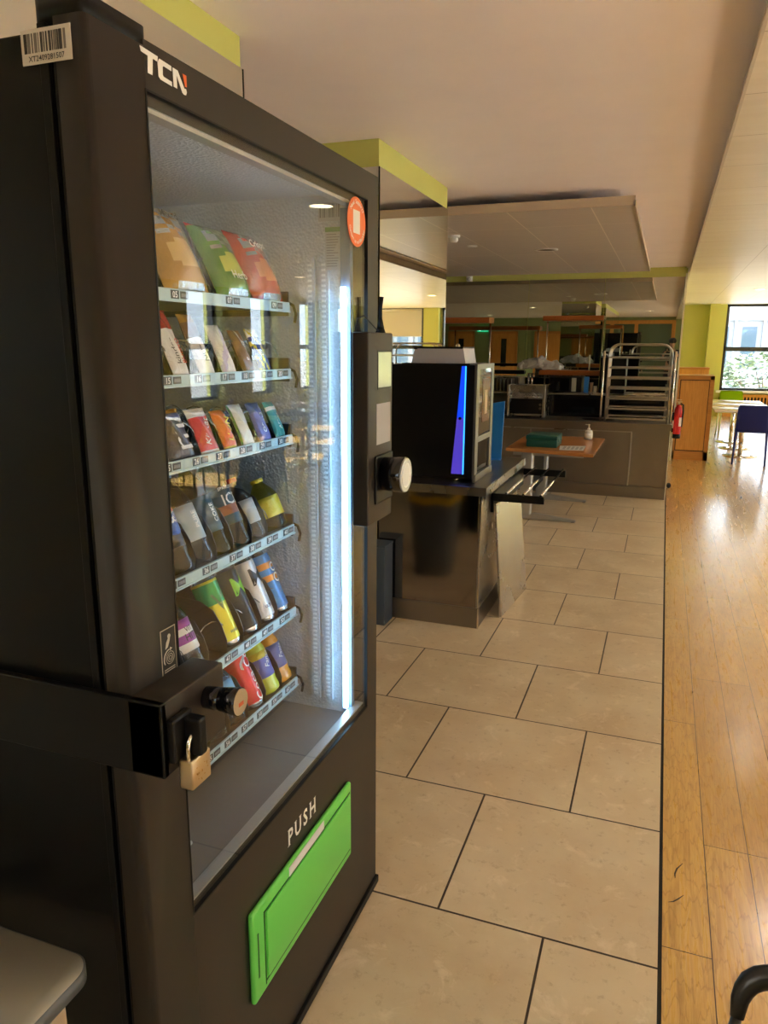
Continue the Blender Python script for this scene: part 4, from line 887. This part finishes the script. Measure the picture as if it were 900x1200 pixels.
# extinguisher
EX = thing('fire_extinguisher', 'red fire extinguisher beside the end of the service counter', 'fire extinguisher', (.20,10.2,0))
RED = mat('extinguisher_red', (.55,.015,.015), .25)
obj('cylinder', MB().lathe([(.045,.40),(.048,.405),(.048,.72),(.042,.76),(.025,.79),(.015,.80)], (.197,10.2,0)), RED, EX)
obj('base_ring', MB().lathe([(.049,.375),(.049,.43),(.046,.43)], (.197,10.2,0)), BLACKP, EX)
obj('label', MB().grid(lambda u_, v_: Vector((.197+.0487*math.cos(-1.2+u_*1.3), 10.2+.0487*math.sin(-1.2+u_*1.3), .53+.11*v_)), 10, 1), [mat('ext_label', (.70,.55,.50), .4)], EX)
obj('valve', MB().cyl((.197,10.2,.80),(.197,10.2,.83),.014).box(.17,.235,10.19,10.21,.83,.842).box(.165,.225,10.19,10.21,.855,.865), BRASS, EX)
obj('hose', MB().tube([(.215,10.2,.815),(.250,10.2,.80),(.256,10.2,.72),(.252,10.2,.60),(.25,10.2,.52)], .009, 8), RUBBER, EX)
obj('wall_bracket', MB().box(.100,.15,10.18,10.22,.60,.70).box(.100,.15,10.18,10.22,.45,.50), BLACKP, EX)
tag(obj('door_wedge', MB().sph((.135,8.60,.03),.03,(.8,1,1)), RUBBER), 'small black rubber stop on the floor beside the counter end', 'door stop')

# wood cabinet and one behind
CB = thing('wooden_cabinet', 'waist-high beech cabinet with framed panel at the passage end', 'cabinet', (.4,11.1,0))
obj('carcass', MB().box(.176,.622,10.96,11.5,0,1.135,.003), BEECH, CB)
obj('panel', MB().box(.215,.565,10.945,10.957,.135,1.075,.002), BEECH, CB)
obj('frame', MB().box(.176,.20,10.94,10.96,0,1.135).box(.575,.628,10.94,10.96,0,1.135).box(.176,.628,10.94,10.96,1.088,1.138).box(.176,.628,10.94,10.96,0,.12).box(.176,.628,10.94,11.5,1.13,1.142,.002), BEECHX, CB)
obj('joint_line', MB().box(.20,.575,10.950,10.953,.12,1.088), mat('dark_joint', (.10,.04,.01), .6), CB)
CB2 = thing('wooden_cabinet', 'taller beech cabinet standing behind the framed one', 'cabinet', (.4,12.2,0))
obj('carcass', MB().box(.176,.60,12.0,12.5,0,1.215,.003), BEECH, CB2); obj('top', MB().box(.176,.605,11.99,12.5,1.195,1.222,.002), BEECHX, CB2)

# ------------------------------------------------------------------ dining furniture
def make_chair(name, label, m1, mleg, at):
    T = thing(name, label, 'chair', (0,0,0))
    s_ = MB(); s_.grid(lambda u_, v_: Vector(((u_-.5)*(.42-.03*v_), (v_-.5)*.42, .435-.012*math.sin(u_*PI)*math.sin(v_*PI)-.01*v_)), 10, 10, thick=-.018); obj('seat', s_, m1, T, True)
    b2 = MB()
    def bk(u_, v_):
        w_ = .40-.03*v_; rr = 1 if v_ < .85 else 1-.10*((v_-.85)/.15)**2
        return Vector(((u_-.5)*w_*rr, .205+.10*v_+.03*math.sin(u_*PI)-.03, .43+.355*v_))
    b2.grid(bk, 12, 12, thick=.014); obj('backrest', b2, m1, T, True)
    for sx in (-1,1):
        obj('leg', MB().tube([(sx*.185,-.19,.425),(sx*.20,-.21,0)], [.016,.011], 8), mleg, T, True)
        obj('leg', MB().tube([(sx*.180,.20,.43),(sx*.195,.235,0)], [.016,.011], 8), mleg, T, True)
    obj('arm_rail', MB().tube([(-.185,-.18,.42),(-.185,.19,.43)], .010, 6).tube([(.185,-.18,.42),(.185,.19,.43)], .010, 6), mleg, T, True)
    T.location = at[:3]; T.rotation_euler = (0,0,at[3]); return T
BLUE = mat('navy_blue_plastic', (.030,.045,.24), .4); LIMEP = mat('lime_plastic', (.45,.60,.02), .35); DKB = mat('dark_navy_plastic', (.012,.02,.06), .35)
ch1 = make_chair('plastic_chair', 'navy blue plastic chair nearest the white dining tables', BLUE, BLUE, (1.14,10.95,0,PI+.15))
ch1.rotation_euler = (0,0,PI-.1)
lm1 = make_chair('plastic_chair', 'lime green plastic chair against the far window side', LIMEP, mat('pale_green_leg', (.55,.60,.35), .3, .3), (1.12,14.05,0,0.05))
lm1.rotation_euler = (0,0,.05)
def make_table(name, label, topm, at, w=.80, dpt=.72, h=.66):
    T = thing(name, label, 'table', (0,0,0))
    obj('table_top', MB().box(-w/2,w/2,-dpt/2,dpt/2,h-.025,h,.03,4,edges=lambda e: abs(e.verts[0].co.z-e.verts[1].co.z)>.01), topm, T, True)
    obj('pedestal', MB().cyl((0,0,.02),(0,0,h-.03),.03), CHROME, T, True)
    obj('base_disc', MB().lathe([(.23,0),(.23,.008),(.12,.018),(.04,.028)]), CHROME, T, True)
    T.location = at; return T
TW = mat('white_laminate', (.78,.78,.74), .25); TDK = mat('grey_laminate', (.10,.11,.12), .2)
t1 = make_table('dining_table', 'white topped pedestal table nearest the wooden cabinet', TW, (1.09,11.62,0))
place(t1, (1.09,12.5,0), 0, 'white topped pedestal table, middle of the row of three')
place(t1, (1.09,13.35,0), 0, 'white topped pedestal table farthest along, by the window wall')
# more tables and chairs on the window side: they show only as reflections in the vending machine glass
def refl(o): return o
place(t1, (4.05,7.7,0), .2, 'white table near the side windows, first of two')
place(t1, (3.7,10.0,0), .1, 'white table near the side windows, second of two')
tdk = make_table('dining_table', 'dark topped table by the side windows', TDK, (2.5,5.0,0), .9, .8, .68)
place(tdk, (2.9,8.6,0), 0, 'dark topped table between the two white window tables')
twd = make_table('dining_table', 'round-cornered oak table on the window side', mat('oak_top', (.55,.33,.13), .3), (2.2,3.4,0), .9, .9, .5)
cdk = make_chair('plastic_chair', 'dark navy chair nearest the vending machine glass', DKB, DKB, (1.40,4.45,0,2.0))
place(cdk, (2.3,6.2,0), .5, 'dark navy chair tucked at the dark table')
place(cdk, (3.4,7.0,0), 2.8, 'dark navy chair at the first white window table')
for i, (x, y, r_) in enumerate(((3.1,6.4,.3),(3.6,8.7,2.9),(3.3,5.2,1.5),(4.4,6.4,-.5))):
    place(lm1, (x,y,0), r_, 'lime green chair among the window tables, ' + ['by the sunlit boards','behind the dark table','beside the dark table','close to the glass wall'][i])
place(ch1, (4.6,9.0,0), 1.2, 'navy blue chair by the side window pillar')
place(ch1, (2.5,9.6,0), -.6, 'navy blue chair pulled back from the window tables')

# grey table at the bottom left corner
GT = thing('grey_table', 'grey laminate table corner in the lower left foreground', 'table', (-1.1,.45,0))
obj('table_top', MB().box(-1.44,-.728,.20,.732,.578,.600,.035,8,edges=lambda e: abs(e.verts[0].co.z-e.verts[1].co.z)>.01), mat('grey_edge', (.12,.13,.14), .4), GT)
obj('laminate', MB().box(-1.438,-.7305,.202,.7295,.600,.6012,.034,8,edges=lambda e: abs(e.verts[0].co.z-e.verts[1].co.z)>.0005), mat('grey_laminate_top', (.42,.40,.34), .45), GT)
for x, y in ((-.775,.675),(-1.39,.675),(-.775,.26),(-1.39,.26)):
    obj('leg', MB().prism([(-.02,-.02),(.02,-.02),(.02,.02),(-.02,.02)], (x,y,0), UX, UY, .578, .003), PALEWOOD, GT)
# black armchair arm in the lower right
AC = thing('black_armchair', 'dark armrest of a tubular chair in the lower right corner', 'chair', (.40,.55,0))
AM = mat('armrest_black', (.008,.008,.008), .35)
def arm(x):
    return MB().tube([(x+.26,.700,.905),(x+.10,.702,.905),(x+.05,.702,.9045),(x+.036,.701,.903),(x+.026,.699,.900),(x+.018,.696,.895),(x+.013,.692,.888),(x+.010,.688,.880),(x+.008,.680,.866)], [.0105,.0105,.0105,.0105,.0105,.010,.009,.008,.006], 16, flat=1.1)
obj('armrest', arm(.108), AM, AC)
obj('arm_tube', MB().tube([(.117,.684,.872),(.113,.672,.855),(.104,.650,.835),(.100,.635,.80),(.101,.62,.70),(.105,.60,0)], [.0045,.006,.0075,.008,.010,.011], 10).tube([(.365,.700,.905),(.375,.702,.88),(.375,.71,0)], .010, 10).tube([(.38,.30,.905),(.38,.30,0)], .010, 10).tube([(.12,.30,.6),(.12,.30,0)], .010, 10), mat('dark_tube', (.06,.055,.05), .3, .5), AC)
obj('seat', MB().box(.12,.56,.22,.66,.43,.47,.015,3), AM, AC)
obj('backrest', MB().box(.37,.41,.28,.70,.60,.905,.012,3), AM, AC)

# ------------------------------------------------------------------ photographer (seen only in the mirror)
PS = thing('person', 'person in dark clothes taking the photo, mirrored at the wall edge', 'person', (.12,-.38,0))
def skin(edges_pts, m_, name, parent, sub=2):
    me = bpy.data.meshes.new(name); vs = [p_[0] for p_ in edges_pts]; es = [(p_[2], i) for i, p_ in enumerate(edges_pts) if p_[2] is not None]
    me.from_pydata(vs, es, []); o = bpy.data.objects.new(name, me); COL.objects.link(o)
    sk_ = o.modifiers.new('s', 'SKIN'); 
    for i, p_ in enumerate(edges_pts): me.skin_vertices[0].data[i].radius = (p_[1], p_[1]*.85) if not isinstance(p_[1], tuple) else p_[1]
    me.skin_vertices[0].data[0].use_root = True
    sb = o.modifiers.new('u', 'SUBSURF'); sb.levels = sb.render_levels = sub
    dg = bpy.context.evaluated_depsgraph_get(); m2 = bpy.data.meshes.new_from_object(o.evaluated_get(dg)); bpy.data.objects.remove(o)
    m2.materials.clear(); m2.materials.append(m_)
    for p_ in m2.polygons: p_.use_smooth = True; p_.material_index = 0
    o2 = bpy.data.objects.new(name, m2); COL.objects.link(o2); o2.parent = parent; return o2
SKINM = mat('skin', (.45,.26,.18), .5); CLO = mat('dark_jacket', (.015,.015,.018), .8); TRO = mat('dark_trousers', (.012,.012,.02), .8)
body = [((0,0,.93),.13,None),((0,0,1.12),.125,0),((0,0,1.32),.15,1),((0,.0,1.46),.075,2),((0,.01,1.53),.055,3),((0,.02,1.62),.085,4),((0,.02,1.70),.07,5),
        ((.17,0,1.40),.065,2),((.25,.04,1.18),.048,7),((.14,.24,1.33),.036,8),((.09,.29,1.42),.028,9),
        ((-.17,0,1.40),.065,2),((-.27,.04,1.18),.048,11),((-.20,.24,1.33),.036,12),((-.15,.29,1.42),.028,13),
        ((.10,0,.85),.095,0),((.11,.02,.48),.065,15),((.11,0,.09),.045,16),((.11,.10,.04),.038,17),
        ((-.10,0,.85),.095,0),((-.11,.02,.48),.065,19),((-.11,0,.09),.045,20),((-.11,.10,.04),.038,21)]
skin(body, SKINM, 'body', PS)
jk = [((0,0,.92),.14,None),((0,0,1.12),.135,0),((0,0,1.32),.162,1),((0,.0,1.44),.09,2),((.17,0,1.40),.075,2),((.25,.04,1.18),.058,4),((.15,.22,1.32),.045,5),((-.17,0,1.40),.075,2),((-.27,.04,1.18),.058,7),((-.21,.22,1.32),.045,8)]
skin(jk, CLO, 'jacket', PS)
tr_ = [((0,0,.93),.135,None),((.10,0,.85),.105,0),((.11,.02,.48),.078,1),((.11,0,.11),.058,2),((-.10,0,.85),.105,0),((-.11,.02,.48),.078,4),((-.11,0,.11),.058,5)]
skin(tr_, TRO, 'trousers', PS)
h_ = MB().sph((0,.0,1.685),.105,(.95,1.0,.85)); obj('hair', h_, mat('dark_hair', (.015,.01,.008), .6), PS, True)
f_ = MB().sph((-.03,.105,1.635),.012).sph((.03,.105,1.635),.012); obj('eyes', f_, mat('eye', (.1,.08,.07), .3), PS, True)
obj('nose', MB().lathe([(.014,-.02),(.011,0),(.004,.03)], (0,.112,1.60), seg=10), SKINM, PS, True)
obj('mouth', MB().sph((0,.098,1.565),.022,(1,.3,.25)), mat('lips', (.35,.12,.10), .5), PS, True)
fg = MB()
for sx, hx in ((1,.09),(-1,-.15)):
    for i in range(4): fg.tube([(hx,.29,1.415+i*.016),(hx-sx*.03,.325,1.425+i*.017),(hx-sx*.055,.325,1.428+i*.017)], [.009,.008,.007], 8)
    fg.tube([(hx,.28,1.40),(hx-sx*.02,.26,1.45),(hx-sx*.035,.285,1.475)], [.011,.009,.008], 8)
obj('fingers', fg, SKINM, PS, True)
PH = tag(obj('mobile_phone', MB().box(-.05,.08,-.075,-.067,1.43,1.50,.003), BLACKP), 'dark phone held up by the photographer', 'phone')

# ------------------------------------------------------------------ lights
def area(name, loc, rot, sx, sy, e, col=(1,1,1), portal=False):
    l_ = bpy.data.lights.new(name, 'AREA'); l_.shape = 'RECTANGLE'; l_.size = sx; l_.size_y = sy; l_.energy = e; l_.color = col
    o = bpy.data.objects.new(name, l_); COL.objects.link(o); o.location = loc; o.rotation_euler = rot
    if portal: l_.cycles.is_portal = True
    return o
sun = bpy.data.lights.new('sun', 'SUN'); sun.energy = 60; sun.angle = math.radians(.6); sun.color = (1,.99,.96)
so = bpy.data.objects.new('sun', sun); COL.objects.link(so)
so.rotation_euler = Vector((-.78,.14,-.60)).to_track_quat('-Z','Y').to_euler()
for (a, b_) in wins:
    area('window_portal', (XW+.16,(a+b_)/2,1.5), (0,PI/2,0), 1.8, 1.0, 1, portal=True)
area('window_portal', (1.81,YF+.06,1.5), (-PI/2,0,0), 1.28, 1.87, 1, portal=True)
area('window_portal', (3.6,YF+.06,1.5), (-PI/2,0,0), 1.3, 1.87, 1, portal=True)
for (x, y) in DL[:7]+[(-.55,-1.5),(-3.2,-3.6),(-5.6,-3.4),(-3.4,1.2),(-3.6,6.0)]:  # negative-x spots are added fill light; the last has no fitting
    l_ = bpy.data.lights.new('downlight_and_fill', 'SPOT'); l_.energy = 12 if x > 0 else 45; l_.color = (1,.93,.82); l_.spot_size = 2.2; l_.shadow_soft_size = .07
    o = bpy.data.objects.new('downlight_and_fill', l_); COL.objects.link(o); o.location = (x,y,ZS-.02)
w = bpy.data.worlds.new('sky'); S.world = w; w.use_nodes = True
bg = w.node_tree.nodes['Background']; bg.inputs[0].default_value = (.72,.86,1.0,1); bg.inputs[1].default_value = 6.0

# crinkle for foil wrappers
for m_ in bpy.data.materials:
    if m_.name.startswith(('crisp_','wrap_','foil','wafer','pack_')):
        t, n, l, b = nt(m_); bump(n, l, b, noise(n, l, objcoord(t, n, l), 45, 4, .6, 1.5), .55, .006)
# every loose piece of these parts becomes a part of its own
SPLIT = ('hanger','window','fin','foot','post','leg','stem_','number_chips','bread_rack_','control','cup_','latch','oven_','column_divider','spiral_coil','wall_bracket','foot_strip','window_inner_lip','glass_end','frame_','mullion')
for o in list(bpy.data.objects):
    nm = o.name.split('.')[0]
    if o.type != 'MESH' or nm not in SPLIT or o.data.users > 1: continue
    bm = bmesh.new(); bm.from_mesh(o.data); bm.faces.ensure_lookup_table()
    seen = set(); groups = []
    for f in bm.faces:
        if f in seen: continue
        st_, g_ = [f], []
        seen.add(f)
        while st_:
            x = st_.pop(); g_.append(x.index)
            for e_ in x.edges:
                for y in e_.link_faces:
                    if y not in seen: seen.add(y); st_.append(y)
        groups.append(set(g_))
    if len(groups) > 1:
        for g_ in groups:
            b2 = bm.copy(); b2.faces.ensure_lookup_table()
            bmesh.ops.delete(b2, geom=[f for f in b2.faces if f.index not in g_], context='FACES')
            me = bpy.data.meshes.new(nm); b2.to_mesh(me); b2.free()
            for mm in o.data.materials: me.materials.append(mm)
            q = bpy.data.objects.new(nm, me); COL.objects.link(q); q.parent = o.parent; q.location = o.location; q.rotation_euler = o.rotation_euler
        bpy.data.objects.remove(o)
    bm.free()

# ------------------------------------------------------------------ camera
up = Vector((427-450, 4500-600, 870)).normalized()*-1
dd = Vector((782-450, 408-600, 870)).normalized(); dd = (dd-up*dd.dot(up)).normalized(); rr = dd.cross(up)
if rr.x < 0: rr = -rr
R = Matrix((rr, dd, up))     # camera space (x right, y down, z forward) -> world
ci = R.col[0]; cj = -R.col[1]; ck = -R.col[2]
cam = bpy.data.cameras.new('camera'); co = bpy.data.objects.new('camera', cam); COL.objects.link(co)
M = Matrix(((ci.x,cj.x,ck.x,0),(ci.y,cj.y,ck.y,0),(ci.z,cj.z,ck.z,1.5),(0,0,0,1)))
co.matrix_world = M
cam.sensor_fit = 'VERTICAL'; cam.sensor_height = 36; cam.sensor_width = 27; cam.lens = 26.1; cam.clip_start = .01; cam.clip_end = 200
S.camera = co
S.view_settings.view_transform = 'Standard'; S.view_settings.look = 'None'; S.view_settings.gamma = 1; S.view_settings.use_curve_mapping = False
S.view_settings.exposure = 0.68
S.cycles.max_bounces = 12; S.cycles.transparent_max_bounces = 16; S.cycles.glossy_bounces = 8; S.cycles.diffuse_bounces = 6
